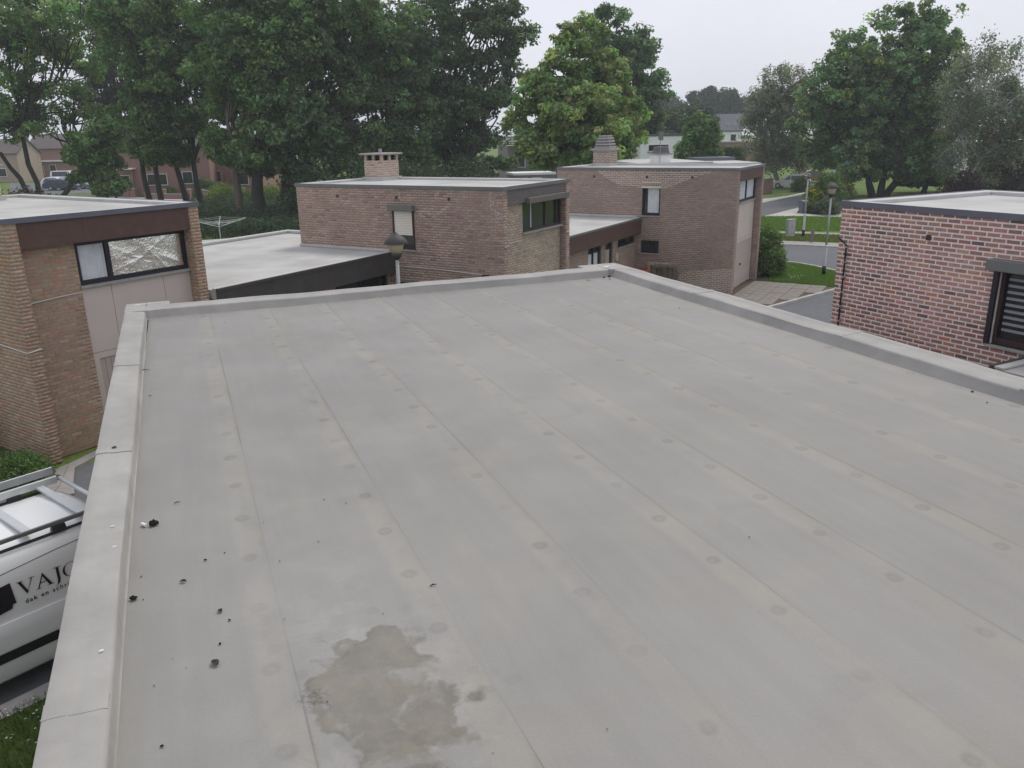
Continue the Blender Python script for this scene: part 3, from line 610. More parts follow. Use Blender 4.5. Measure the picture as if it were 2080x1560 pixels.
    # damp spots round the puddle and pale bloom beyond it
    vo2 = N('ShaderNodeTexVoronoi'); vo2.inputs['Scale'].default_value = 5.5; L.new(pos, vo2.inputs['Vector']); sp = math_('ADD', vo2.outputs['Distance'], math_('MULTIPLY', math_('SUBTRACT', nw, .5), .5))
    spots = math_('MULTIPLY', ss(sp, .30, .22), ss(pr, 2.3, 1.3)); v = math_('SUBTRACT', v, math_('MULTIPLY', spots, .07))
    hx = N('ShaderNodeVectorMath'); hx.operation = 'MULTIPLY'; hx.inputs[1].default_value = (1/.75, 1/2.3, 0); L.new(mp2.outputs[0], hx.inputs[0]); hl = N('ShaderNodeVectorMath'); hl.operation = 'LENGTH'; L.new(hx.outputs[0], hl.inputs[0])
    bloom = math_('MULTIPLY', ss(hl.outputs['Value'], 1.1, .3), ss(noise(pos, 2.4, 5, .65, .4), .44, .62)); bloom = math_('MULTIPLY', bloom, math_('SUBTRACT', 1., pud)); v = math_('ADD', v, math_('MULTIPLY', bloom, .17))
    # black algae smudge on the lap
    sm = N('ShaderNodeVectorMath'); sm.operation = 'SUBTRACT'; q_ = G(634, 1416, 3.45); sm.inputs[1].default_value = tuple(q_); L.new(pos, sm.inputs[0]); sl_ = N('ShaderNodeVectorMath'); sl_.operation = 'LENGTH'; L.new(sm.outputs[0], sl_.inputs[0])
    smd = math_('MULTIPLY', ss(sl_.outputs['Value'], .13, .02), ss(noise(pos, 40, 4, .7), .42, .60)); v = math_('SUBTRACT', v, math_('MULTIPLY', smd, .45))
    # round faint tide marks elsewhere
    vor = N('ShaderNodeTexVoronoi'); vor.inputs['Scale'].default_value = .55; L.new(pos, vor.inputs['Vector'])
    tm_ = math_('ADD', vor.outputs['Distance'], math_('MULTIPLY', math_('SUBTRACT', n2, .5), .35)); tide = math_('MULTIPLY', ss(tm_, .16, .20), ss(tm_, .27, .21)); tide = math_('MULTIPLY', tide, ss(n1, .45, .6))
    v = math_('SUBTRACT', v, math_('MULTIPLY', tide, .05))
    mx = N('ShaderNodeMix'); mx.data_type = 'RGBA'; mx.inputs[6].default_value = (.246, .238, .218, 1); mx.inputs[7].default_value = (.222, .203, .158, 1)
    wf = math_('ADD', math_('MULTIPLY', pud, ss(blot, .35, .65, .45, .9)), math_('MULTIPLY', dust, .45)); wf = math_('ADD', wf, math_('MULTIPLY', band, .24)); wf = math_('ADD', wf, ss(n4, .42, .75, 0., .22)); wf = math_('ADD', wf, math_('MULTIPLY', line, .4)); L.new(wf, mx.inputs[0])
    mg = N('ShaderNodeVectorMath'); mg.operation = 'SCALE'; L.new(mx.outputs[2], mg.inputs[0]); L.new(v, mg.inputs['Scale'])
    L.new(mg.outputs[0], b.inputs['Base Color'])
    b.inputs['Roughness'].default_value = .62; b.inputs['Specular IOR Level'].default_value = .35
    L.new(math_('SUBTRACT', ss(n2, .3, .7, .52, .72), math_('MULTIPLY', pud, .16)), b.inputs['Roughness'])
    bp = N('ShaderNodeBump'); bp.inputs['Strength'].default_value = .25; bp.inputs['Distance'].default_value = .01
    hh = math_('ADD', math_('MULTIPLY', n3, .12), math_('MULTIPLY', n2, .5)); hh = math_('ADD', hh, math_('MULTIPLY', disc, .3)); L.new(hh, bp.inputs['Height']); L.new(bp.outputs[0], b.inputs['Normal'])
    M['membrane'] = m
membrane()
seams = [.28, 1.295, 2.31, 3.35, 4.33, 5.38, 6.40, 7.40, U1]
lab = 'membrane_strip'
prev = U0
for i, s_ in enumerate(seams):
    # each strip laps its right edge over the next by 0.12 m; real sheet with a thin step and slight waviness along the edge
    mb = MB(); ny = 60; x0_, x1_ = prev-(.0 if i == 0 else .10), s_
    zt = .004
    for j in range(ny+1):
        v = V0+(V1-V0)*j/ny; wv = .008*math.sin(v*.8+i)+.004*math.sin(v*2.3+2*i)
        if i == len(seams)-1: wv = 0
        for (xx, zz) in ((x0_-s_, -.004), (x0_-s_+.11 if i else x0_-s_+.05, -.0005), (-.12+wv*.0, .0008), (-.02+wv, .0035), (wv, .0030), (wv+.001, -.006)):
            mb.v.append((xx, v, zz))
    for j in range(ny):
        for k in range(5): a = j*6+k; mb.f.append((a, a+1, a+7, a+6))
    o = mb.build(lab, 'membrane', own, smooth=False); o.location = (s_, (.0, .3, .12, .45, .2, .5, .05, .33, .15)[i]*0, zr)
    prev = s_
MB().box(U0-.02, U1+.02, V0-.3, V1+.02, zr-.35, zr-.012).build('roof_deck', 'concrete', own)
# parapets: swept, slightly uneven kerb profile (inner face leans, top falls inward, outer drip edge)
def parapet(p0, p1, width, name='parapet', h=.145, outer=.22, lean=.012):
    """p0->p1 inner base line; kerb grows to the left of the direction"""
    p0 = np.array(p0, float); p1 = np.array(p1, float); d = p1-p0; Ln = np.linalg.norm(d); d /= Ln; nrm = np.array([-d[1], d[0]])
    prof = [(-.012, -.006), (.0, .004), (.006, .02), (lean, h-.035), (lean+.004, h-.020), (lean+.014, h-.007), (lean+.032, h), (width*.45, h+.003), (width-.125, h+.008), (width-.118, h+.014), (width-.03, h+.016), (width-.006, h+.010), (width, h-.012), (width+.004, h-.05), (width+.004, -outer), (width-.02, -outer)]
    mb = MB(); n = max(1, int(Ln/.25)); k = len(prof)
    for j in range(n+1):
        t = j/n*Ln; q = p0+d*t
        for i, (o_, z) in enumerate(prof):
            wz = .006*math.sin(t*1.7+p0[0])+.004*math.sin(t*4.1) if 3 <= i <= 12 else 0; wo = .006*math.sin(t*1.1+2) if 1 <= i <= 4 else 0
            p = q+nrm*(o_+wo); mb.v.append((p[0], p[1], z+wz))
    for j in range(n):
        for i in range(k-1): a = j*k+i; mb.f.append((a, a+k, a+k+1, a+1))
    mb.f.append(tuple(range(k-1, -1, -1))[::-1]); mb.f.append(tuple(n*k+i for i in range(k))[::-1])
    o = mb.build(name, 'parapet_membrane', own, smooth=True); o.location.z = zr; o.modifiers.new('es', 'EDGE_SPLIT').split_angle = R(42)
    return o
pm('parapet_membrane', (.318, .308, .283), .62, .10, 4, .15, 50, spec=.3, var2=.13, scale2=.9)
WL, WF, WR = .33, .43, .50
parapet((U0+.08, V0), (U0-.05, V1+.0), WL)                      # left edge
parapet((U0-.05, V1), (U1, V1), WF, lean=.06)                             # far edge
parapet((U1, V1), (U1-.03, V0), WR, lean=.07)                             # right edge
def joint(p0, p1, t, width, lean=.012):
    p0, p1 = np.array(p0, float), np.array(p1, float); d = (p1-p0)/np.linalg.norm(p1-p0); nr = np.array([-d[1], d[0]]); a = p0+d*t-nr*.003
    parapet(tuple(a), tuple(a+d*.13), width+.006, 'lap_joint', h=.149, lean=lean)
for t_ in (3.4, 7.3, 10.6): joint((U0+.08, V0), (U0-.05, V1), t_, WL)
for t_ in (): joint((U0-.05, V1), (U1, V1), t_, WF, .06)
for t_ in (2.9, 6.4, 9.2): joint((U1, V1), (U1-.03, V0), t_, WR, .07)
def corner_piece(x0, x1, y0, y1):
    mb = MB().box(x0, x1, y0, y1, -.22, .165); o = mb.build('corner_piece', 'parapet_membrane', own, bevel=.02); o.location.z = zr
corner_piece(U0-.05-WL-.008, U0-.05+.0, V1-.02, V1+WF+.30); corner_piece(U0-.05, U0+.34, V1+WF-.06, V1+WF+.301)
corner_piece(U1-.0, U1+WR+.006, V1-.02, V1+WF+.30); corner_piece(U1-.42, U1, V1+WF-.06, V1+WF+.301)
# splashes of light sealant at the corners and along the left kerb joints
pm('sealant', (.74, .74, .72), .5, .05, 5)
def splat(x, y, z, a, b, mat='sealant', nm='sealant_smear', rot=0., seed=0):
    r_ = random.Random(seed); n = 14; pts = []
    for i in range(n):
        t = 2*math.pi*i/n; k = r_.uniform(.6, 1.15); px, py = a*k*math.cos(t), b*k*math.sin(t); pts.append((x+px*math.cos(rot)-py*math.sin(rot), y+px*math.sin(rot)+py*math.cos(rot)))
    mb = MB().prism(pts, 0, .003); o = mb.build(nm, mat, own); o.location.z = z; return o
zk = zr+.166
splat(U0-.2, V1+WF+.12, zk, .10, .022, seed=1, rot=.1); splat(U0+.05, V1+WF+.17, zk, .2, .014, seed=2); splat(U1+.05, V1+.3, zk, .14, .03, seed=3, rot=.6); splat(U1+.28, V1+.42, zk, .16, .02, seed=4, rot=.2)
pm('dirt', (.10, .09, .08), .9, .4, 30)
for (px, py, s_) in ((228, 1066, 11), (232, 1107, 12), (205, 1318, 13)):
    q = G(px, py, zk); lq = (q[0]*math.cos(R(22))+q[1]*math.sin(R(22)), -q[0]*math.sin(R(22))+q[1]*math.cos(R(22))); splat(lq[0], lq[1], zr+.153, .016, .008, 'sealant', 'sealant_smear', .2, s_)
# walls below the low roof (brick) and the taller block the photograph was taken from
wl = MB().box(U0-.05-WL+.02, U1+WR-.02, V0-.2, V1+WF-.02, 0, zr-.2).build('wall', 'mortar_dark', own)
brick_face(wl, (U0-.05-WL+.02, V0-.2, 0), (0, 1, 0), (-1, 0, 0), V1+WF-V0+.18, 0, zr-.23, [], 'm', PAL_M)
brick_face(wl, (U0-.05-WL+.02, V1+WF-.02, 0), (1, 0, 0), (0, 1, 0), U1-U0+WL+WR, 0, zr-.23, [], 'm', PAL_M)
brick_face(wl, (U1+WR-.02, V0-.2, 0), (0, 1, 0), (1, 0, 0), V1+WF-V0+.18, 0, zr-.23, [], 'm', PAL_M)
ub = MB().box(U0-.6, U1+.8, -5.5, .40, 0, 4.84).build('upper_wall', 'mortar_dark', own)
brick_face(ub, (U0-.6, .40, 0), (1, 0, 0), (0, 1, 0), U1-U0+1.4, zr+.2, 4.8, [], 'm', PAL_M)
MB().box(U0-.62, U1+.82, -5.52, .42, 4.845, 4.95).build('upper_roof', 'roof_far', own)
# ------------------------------------------------------------------ small litter on the roof
def RL(px, py, z=None): return G(px, py, zr+.006 if z is None else z)
rr_ = random.Random(11)
def clump(nm, px, py, size, mat, label, cat, group, flat=.6, z=None):
    mb = MB(); n1_, n2_ = 5, 8; vv = []
    for i in range(n1_+1):
        th = math.pi*i/n1_
        for j in range(n2_):
            ph = 2*math.pi*j/n2_; k = size*.62*rr_.uniform(.6, 1.15); vv.append((k*math.sin(th)*math.cos(ph), k*math.sin(th)*math.sin(ph)*rr_.uniform(.6, 1), max(-.2*size, k*math.cos(th)*flat)))
    mb.v = vv; mb.f = [(i*n2_+j, i*n2_+(j+1) % n2_, (i+1)*n2_+(j+1) % n2_, (i+1)*n2_+j) for i in range(n1_) for j in range(n2_)]
    p = RL(px, py, z); o = mb.build(nm, mat); o.location = (p[0], p[1], p[2]+size*.2); o.rotation_euler.z = rr_.uniform(0, 6); return tag(o, label, cat, group)
g_ = 'dark moss crumbs scattered on the flat roof'
for (px, py, s_) in ((417, 1138, .02), (456, 1123, .012), (568, 1140, .011), (647, 1100, .010), (658, 1015, .012), (703, 1022, .011), (535, 1061, .008), (287, 1171, .012), (447, 1308, .018), (437, 1347, .026), (466, 1260, .018), (329, 1516, .018),
                     (378, 1357, .007), (350, 1338, .007), (313, 1393, .009), (578, 1258, .008), (723, 1310, .007), (778, 1247, .008), (291, 1218, .010), (397, 786, .010), (740, 616, .012), (456, 655, .014), (1975, 796, .03), (2005, 818, .02), (1380, 626, .02), (614, 835, .01), (1233, 1481, .008), (1001, 1530, .006), (665, 1425, .008), (1522, 1091, .012)):
    clump('moss_crumb', px, py, s_, 'moss', 'small black moss crumb lying loose on the grey flat roof', 'moss', g_, .45)
clump('moss_clump', 312, 1066, .065, 'moss', 'thick black moss clump beside a cigarette end near the left parapet', 'moss', None, .8)
clump('moss_clump', 271, 1217, .05, 'moss', 'dark moss clump pressed against the foot of the left parapet', 'moss', None, .5)
for k in range(26):
    a_, b_ = rr_.gauss(0, 1), rr_.gauss(0, 1)
    clump('moss_crumb', 1243+a_*13, 560+abs(b_)*3.2-a_*-.9, rr_.uniform(.018, .05), 'moss', 'black leaf mould heaped in the far corner of the flat roof', 'moss', 'leaf mould crumbs in the roof corner', .6)
cg = MB().tube([(0, 0, .012), (.05, .02, .012)], .013, 8).build('cigarette_end', 'white_paint'); p = RL(297, 1070); cg.location = (p[0], p[1], p[2]); cg.rotation_euler.z = 2.2; tag(cg, 'crushed pale cigarette end next to the thick moss clump', 'litter')
for (px, py, a_, l_) in ((360, 1022, .6, .05), (293, 752, .0, .16), (288, 726, -.7, .09), (305, 805, .3, .04), (1195, 570, -.6, .12), (880, 1190, .5, .05)):
    t_ = MB().tube([(-l_/2, 0, .006), (0, .006, .009), (l_/2, -.002, .006)], [.003, .005, .002], 5).build('twig', 'twig'); p = RL(px, py); t_.location = (p[0], p[1], p[2]); t_.rotation_euler.z = a_; tag(t_, 'thin dark dry twig lying on the grey flat roof', 'twig', 'twigs lying on the flat roof')
def dryleaf(px, py, s_, z, label):
    mb = MB(); n = 6
    for i in range(n+1):
        t = i/n; wd = s_*.32*math.sin(math.pi*min(.98, t*.95+.03)); mb.v += [(s_*(t-.5), -wd, .008*math.sin(3*t)), (s_*(t-.5), 0, -.002), (s_*(t-.5), wd, .010*math.sin(3*t))]
    for i in range(n): a = i*3; mb.f += [(a, a+3, a+4, a+1), (a+1, a+4, a+5, a+2)]
    o = mb.build('dry_leaf', 'leaf_dry'); p = G(px, py, z); o.location = (p[0], p[1], z+.005); o.rotation_euler.z = rr_.uniform(0, 6); tag(o, label, 'leaf')
dryleaf(232, 910, .05, zr+.153, 'curled dark dry leaf lying on top of the left parapet')
dryleaf(437, 1347, .07, zr+.012, 'pointed black dry leaf on the roof near the moss crumbs')
dryleaf(372, 1182, .05, zr+.006, 'small brown dry leaf fragment on the roof beside the left lap')
dryleaf(447, 1242, .05, zr+.006, 'pale curled leaf scrap on the flat roof between moss crumbs')
# ------------------------------------------------------------------ ground, roads, lawns
def GP(*px): return [tuple(G(u, v)[:2]) for u, v in px]
sheet('ground', [(-700, -120), (700, -120), (700, 900), (-700, 900)], 'grass', -.02)
street = [(-17, -5), (-6.08, 7.84), (-4.0, 10.3), (4, 1.5), (14, -2), (40, -2), (40, 47), (28, 44.5), (19.5, 37.2), (13.15, 32.29), (10.08, 29.63), (4.5, 24.8), (.8, 21.0), (-5, 20.5), (-9.2, 15.0), (-10.5, 13.2), (-12.5, 12.6), (-17, 13)]
sheet('road', street, 'asphalt', -.012)
sheet('road', GP((1360, 492), (1540, 495), (1640, 499), (1710, 503), (1800, 512), (2000, 540), (2000, 640), (1800, 580), (1720, 556), (1690, 549), (1655, 541), (1620, 534.5), (1577, 531), (1500, 531), (1360, 533)), 'asphalt', -.008)
sheet('pavement', GP((1360, 484), (1540, 488), (1640, 491.5), (1710, 495), (1800, 503), (1800, 512), (1710, 503), (1640, 499), (1540, 495), (1360, 492)), 'concrete', .012)
sheet('pavement', GP((1360, 465), (1540, 469.5), (1640, 471.5), (1712, 474), (1800, 477), (1800, 481), (1712, 477.5), (1640, 475), (1540, 473), (1360, 470)), 'concrete', .006)
sheet('road', GP((1440, 442), (1551, 412.5), (1615, 399), (1650, 390.5), (1640, 383), (1560, 372), (1640, 371), (1690, 375), (1740, 380), (1668, 386), (1664, 398), (1650, 411), (1622, 420.5), (1565, 435), (1480, 451)), 'asphalt', -.004)
sheet('pavement', GP((1530, 444), (1565, 435.6), (1622, 421.5), (1650, 424), (1690, 428.5), (1760, 431), (1760, 442), (1640, 440)), 'concrete_light', .004)
sheet('road', GP((1690, 412), (1760, 409), (1760, 429), (1692, 427)), 'asphalt', .0)
sheet('pavement', GP((1545, 404.5), (1600, 398), (1640, 389), (1646, 391.5), (1600, 401.5), (1551, 412), (1545, 414)), 'concrete_light', .004)
sheet('garden_bed', GP((1634, 430), (1650, 425.5), (1690, 429), (1706, 434), (1680, 437), (1640, 435)), 'soil', .012)
sheet('road', GP((20, 392), (20, 372), (70, 372), (150, 368), (210, 370), (260, 384), (250, 395), (130, 393)), 'asphalt', -.004)
sheet('pavement', GP((215, 410), (225, 398), (300, 401), (420, 403), (440, 415), (430, 425), (300, 416)), 'concrete_light', -.004)
# kerbs as runs of individual stones
def kerb(pts, n, label=None, w=.15, h=.09, name='kerb', z0=-.03):
    root = empty(name, (pts[0][0], pts[0][1], 0)); root['kind'] = 'structure'
    P = [np.array(p[:2], float) for p in pts]; seg = [np.linalg.norm(P[i+1]-P[i]) for i in range(len(P)-1)]; T = sum(seg)
    def at(t):
        for i, s in enumerate(seg):
            if t <= s or i == len(seg)-1: return P[i]+(P[i+1]-P[i])*t/s
            t -= s
    me = None
    for k in range(n):
        a, b = at(T*k/n), at(T*(k+1)/n); L = np.linalg.norm(b-a)
        if me is None: me = MB().box(-L/2+.006, L/2-.006, -w/2, w/2, z0, h).mesh('kerb_stone'); me.materials.append(M['kerb']); L0_ = L
        o = bpy.data.objects.new('kerb_stone', me); c = (a+b)/2; d = b-a; o.location = (c[0]-pts[0][0], c[1]-pts[0][1], random.uniform(-.004, .004)); o.rotation_euler.z = math.atan2(d[1], d[0]); o.scale.x = L/L0_; o.parent = root; col.objects.link(o)
    return root
kerb([(4.5, 24.85), (10.08, 29.63), (13.15, 32.29), (16, 34.6), (19.5, 37.2)], 20)
kerb(GP((1500, 531), (1577, 531), (1620, 534.5), (1655, 541), (1690, 549), (1720, 556)), 14, h=.05)
kerb(GP((1500, 493.5), (1540, 495), (1640, 499), (1710, 503)), 14, h=.05)
kerb(GP((1548, 413), (1615, 399), (1650, 390.5)), 22, h=.06)
kerb([(-9.5, 3.6), (-6.08, 7.84), (-4.9, 9.25)], 8, w=.28, h=.02)
# concrete slab forecourt in front of the beige-clad garage
fc = lambda x, y: lw(C0, 30, x, y)[:2]
sheet('forecourt', [fc(-1.2, .3), fc(5.2, .3), tuple(G(1575, 573)[:2]), tuple(G(1693, 583)[:2]), (13.0, 32.3), (10.0, 29.75), (7.2, 27.35)], 'soil', -.006)
slab = MB().box(-.295, .295, -.295, .295, 0, .03).mesh('paving_slab'); slab.materials.append(M['paver'])
fco = [o for o in col.objects if o.name.startswith('forecourt')][0]
kd = np.array([13.15-10.08, 32.29-29.63]); kn = np.array([kd[1], -kd[0]])/np.linalg.norm(kd)
g1, g2 = G(1575, 573)[:2], G(1693, 583)[:2]; gd_ = g2-g1; gn = np.array([-gd_[1], gd_[0]])/np.linalg.norm(gd_)
for i in range(-2, 14):
    for j in range(-14, 1):
        p = np.array(fc(-.9+i*.605, -.06+j*.605+.3))
        if (p-np.array([10.08, 29.63]))@kn > -.38 or (p-g1)@gn > -.2 or (j > -1 and i > 8): continue
        q = p-np.array(fc(0, 0))
        if (q@np.array([.5, .866])) < -1.2: continue
        ly = q@np.array([-.866, .5])
        if ly > -.02 and -1.2 < (q@np.array([.5, .866])) < 4.5: continue
        o = bpy.data.objects.new('paving_slab', slab); o.location = (p[0], p[1], -.005+random.uniform(-.005, .004)); o.rotation_euler = (random.uniform(-.006, .006), random.uniform(-.006, .006), R(60)); o.parent = fco; col.objects.link(o)
# concrete strip at the foot of the yellow brick house, lawn pocket and daisied lawn by the van
for pts in (((86, 966), (140, 944), (120, 990), (100, 1012), (92, 998)), ((141, 943.5), (205, 912), (228, 905), (196, 928), (152, 952), (149, 985), (152, 1004), (102, 1013), (121, 990))):
    m = MB().prism(GP(*pts), -.02, .025); m.build('pavement', 'concrete', kind='structure')
sheet('lawn', GP((-240, 915), (55, 935), (87, 966), (93, 1000), (75, 1015), (40, 1012), (0, 1010), (-240, 1020)), 'grass', .0)
sheet('lawn', [(-14, -4), (-9.6, 3.4), (-6.15, 7.65), (-5.05, 8.95), (-4.2, 7.0), (-2.6, 3.2), (-2.2, -4)], 'grass', .0)
sheet('lawn', GP((1563, 571), (1693, 583), (1740, 590), (1740, 562), (1690, 551), (1655, 543), (1620, 536.5), (1577, 533), (1555, 533)), 'grass', .002)
# ------------------------------------------------------------------ grass blades and daisies (near lawns)
def blades(name, n, sampler, hmin, hmax, wd, label, base=(.10, .16, .04), z=0.):
    P = sampler(n); n = len(P); h = rng.uniform(hmin, hmax, n); a = rng.uniform(0, 2*np.pi, n); w_ = wd*rng.uniform(.6, 1.3, n)
    lx, ly = np.cos(a)*w_, np.sin(a)*w_; bx_, by_ = rng.normal(0, .35, n)*h, rng.normal(0, .35, n)*h
    V = np.zeros((n, 4, 3)); V[:, 0] = np.stack([P[:, 0]-lx, P[:, 1]-ly, np.full(n, z)], 1); V[:, 1] = np.stack([P[:, 0]+lx, P[:, 1]+ly, np.full(n, z)], 1)
    V[:, 2] = np.stack([P[:, 0]+lx*.3+bx_, P[:, 1]+ly*.3+by_, z+h], 1); V[:, 3] = np.stack([P[:, 0]-lx*.3+bx_, P[:, 1]-ly*.3+by_, z+h], 1)
    C = np.array(base)[None]*rng.uniform(.6, 1.5, (n, 1))*rng.uniform(.85, 1.15, (n, 3))
    o = np_mesh(name, V.reshape(-1, 3), np.arange(n*4).reshape(-1, 4), C, 'leaf'); o['kind'] = 'stuff'; return tag(o, label, 'grass')
def in_poly(P, poly):
    x, y = P[:, 0], P[:, 1]; r = np.zeros(len(P), bool); k = len(poly)
    for i in range(k):
        (x1, y1), (x2, y2) = poly[i], poly[(i+1) % k]; c = ((y1 > y) != (y2 > y)) & (x < (x2-x1)*(y-y1)/(y2-y1+1e-12)+x1); r ^= c
    return r
def smp(poly):
    A = np.array(poly); lo, hi = A.min(0), A.max(0)
    def f(n):
        Q = rng.uniform(lo, hi, (n*2, 2)); Q = Q[in_poly(Q, poly)]; return Q[:n]
    return f
near = [(-8.2, 4.6), (-6.15, 7.65), (-5.05, 8.95), (-4.3, 7.1), (-3.4, 5.0), (-5.5, 3.6)]
blades('grass', 34000, smp(near), .03, .09, .004, 'short green lawn with white daisies beside the white van')
blades('grass', 9000, smp(GP((-60, 935), (55, 938), (87, 968), (93, 998), (75, 1013), (40, 1010), (-60, 1012))), .04, .12, .006, 'rough lawn at the corner of the yellow brown house', (.09, .14, .04))
blades('grass', 26000, smp(GP((1563, 571), (1693, 583), (1740, 590), (1740, 562), (1690, 551), (1655, 543), (1620, 536.5), (1577, 533))), .04, .10, .012, 'green lawn around the lamp post beside the slab forecourt', (.12, .20, .045))
blades('grass', 24000, smp(GP((1500, 441), (1545, 441), (1640, 441), (1720, 443), (1720, 470), (1640, 469), (1545, 467), (1500, 466))), .06, .14, .03, 'mown green verge beyond the street', (.14, .23, .05))
blades('grass', 9000, smp(GP((1500, 474), (1545, 475), (1640, 477), (1720, 479), (1720, 493), (1640, 489.5), (1545, 486))), .05, .12, .025, 'narrow dull green verge beside the far kerb', (.14, .17, .05))
def daisies(n, poly, s_, label):
    P = smp(poly)(n*3); 
    k = np.sin(P[:, 0]*3.1+1)+np.sin(P[:, 1]*2.7); P = P[np.argsort(-k)][:n]; n = len(P); V = np.zeros((n, 4, 3)); z = rng.uniform(.05, .1, n)
    for i, (a, b) in enumerate(((-1, -1), (1, -1), (1, 1), (-1, 1))): V[:, i] = np.stack([P[:, 0]+a*s_*(1+.2*rng.normal(size=n)), P[:, 1]+b*s_, z+rng.normal(0, .004, n)], 1)
    o = np_mesh('daisies', V.reshape(-1, 3), np.arange(n*4).reshape(-1, 4), np.full((n, 3), .75), 'leaf'); o['kind'] = 'stuff'; tag(o, label, 'flowers')
daisies(170, near, .011, 'white daisies dotted through the lawn beside the white van')
daisies(40, GP((1600, 545), (1650, 552), (1660, 574), (1600, 568)), .02, 'a few white daisies in the lawn by the lamp post')
# ------------------------------------------------------------------ street lamps
def lamp(p, label, lantern=True, rz=0.):
    r = empty('street_lamp', (p[0], p[1], 0), rz); tag(r, label, 'street lamp', 'street lamps with grey poles')
    MB().lathe([(.085, 0), (.08, .35), (.075, .36), (.062, 1.3)], sides=12).build('pole_base', 'pole', r, smooth=True)
    MB().lathe([(.088, 0), (.088, .42)], sides=12).build('foot_coating', 'black', r, smooth=True)
    MB().lathe([(.07, 1.29), (.07, 1.36)], sides=12).build('pole_collar', 'white_paint', r, smooth=True)
    MB().lathe([(.048, 1.36), (.042, 3.5)], sides=12).build('pole', 'pole', r, smooth=True)
    if lantern:
        MB().lathe([(.05, 3.44), (.13, 3.55), (.135, 3.61)], sides=20).build('lantern_cup', 'lamp_hood', r, smooth=True)
        MB().lathe([(.125, 3.61), (.2, 3.84), (.2, 3.85)], sides=20).build('lantern_glass', 'lamp_glass', r, smooth=True)
        MB().lathe([(.30, 3.845), (.305, 3.86), (.22, 3.97), (.12, 4.05), (.05, 4.08), (.04, 4.11), (.01, 4.12)], sides=24).build('lantern_hood', 'lamp_hood', r, smooth=True)
    else:
        MB().lathe([(.05, 3.48), (.09, 3.55), (.17, 3.60)], sides=16).build('lantern_cup', 'lamp_hood', r, smooth=True)
        MB().lathe([(.15, 3.60), (.19, 3.72), (.17, 3.76), (.04, 3.8)], sides=16).build('lantern_glass', 'pane', r, smooth=True)
    return r
lamp((-2.81, 20.0), 'street lamp with dark conical hood standing in front of the shuttered brick house')
lamp(tuple(G(1672.5, 559)[:2]), 'street lamp with dark conical hood on the lawn near the red brick house')
lamp(tuple(G(1631, 481)[:2]), 'slender street lamp with clear lantern on the verge beside the grey cabinet', False)
# ------------------------------------------------------------------ utility cabinet, bin, post, pallets, cart
p = G(1604, 482); r = empty('utility_cabinet', (p[0], p[1], 0), R(20)); tag(r, 'grey metal utility cabinet on pale plinth on the verge', 'cabinet'); r.scale = (.6, .6, .62)
MB().box(-.42, .42, -.2, .2, 0, .36).build('plinth', 'concrete_light', r, bevel=.01); MB().box(-.44, .44, -.22, .22, .36, 1.72).build('casing', 'steel', r, bevel=.012)
MB().box(-.47, .47, -.25, .25, 1.722, 1.78).build('lid', 'steel', r, bevel=.01)
for s_ in (-1, 1): MB().box(s_*.215-.2, s_*.215+.2, -.232, -.222, .42, 1.66).build('door', 'pole', r, bevel=.004)
MB().box(-.03, .03, -.25, -.233, .98, 1.1).build('handle', 'black', r)
p = G(1630, 433); r = empty('wheelie_bin', (p[0], p[1], 0), R(15)); tag(r, 'dark grey wheelie bin standing on the pale pavement', 'bin'); r.scale = (.8, .8, .8)
mb = MB(); mb.v = [(-.25, -.28, .08), (.25, -.28, .08), (.25, .28, .08), (-.25, .28, .08), (-.32, -.36, 1.12), (.32, -.36, 1.12), (.32, .36, 1.12), (-.32, .36, 1.12)]; mb.f = [(0, 3, 2, 1), (4, 5, 6, 7), (0, 1, 5, 4), (1, 2, 6, 5), (2, 3, 7, 6), (3, 0, 4, 7)]; mb.build('body', 'trim_blue', r, bevel=.02)
MB().prism_ax([(-.38, 1.12), (.40, 1.12), (.36, 1.2), (.1, 1.26), (-.2, 1.24), (-.36, 1.18)], -.34, .34, 0).build('lid', 'trim_blue', r, bevel=.015); MB().tube([(-.3, .44, 1.1), (.3, .44, 1.1)], .02, 8).build('handle', 'black', r)
for s_ in (-1, 1):
    o = MB().lathe([(.02, -.03), (.1, -.03), (.1, .03), (.02, .03)], sides=14).build('wheel', 'rubber', r); o.rotation_euler.y = R(90); o.location = (s_*.28, .3, .1)
p = G(1649, 492); o = MB().prism([(-.11, -.11), (.11, -.11), (.11, .11), (-.11, .11)], 0, 1.0).build('wooden_post', 'wood_grey', bevel=.03); o.location = (p[0], p[1], -.03); o.scale = (.75, .75, .8); tag(o, 'weathered square timber post on the verge beside the street', 'post')
def pallet(loc, rz, lean, mat, label):
    r = empty('pallet', loc, rz); r.rotation_euler = (lean, 0, rz); tag(r, label, 'pallet', 'wooden pallets leaning on the brick house')
    for i in range(6): MB().box(-.5+i*.18, -.5+i*.18+.1, -.075, -.055, 0, 1.15).build('deck_board', mat, r, bevel=.003)
    for z in (.02, .52, 1.03): MB().box(-.5, .5, -.053, .035, z, z+.1).build('stringer', mat, r, bevel=.003)
    for i in range(3): MB().box(-.5+i*.44, -.5+i*.44+.12, .037, .055, 0, 1.15).build('bottom_board', mat, r, bevel=.003)
q = lw(C0, 30, -.36, 2.62); pallet((q[0], q[1], 0), R(150), R(-9), 'wood_grey', 'grey weathered pallet leaning in front of a paler one')
q = lw(C0, 30, -.17, 2.95); pallet((q[0], q[1], .06), R(150), R(-7), 'wood_pale', 'pale new pallet leaning on the brick wall behind a grey one')
q = lw(C0, 30, -.75, 4.0); r = empty('handcart', (q[0], q[1], 0), R(120)); tag(r, 'orange red tray of a cart parked against the house wall', 'cart')
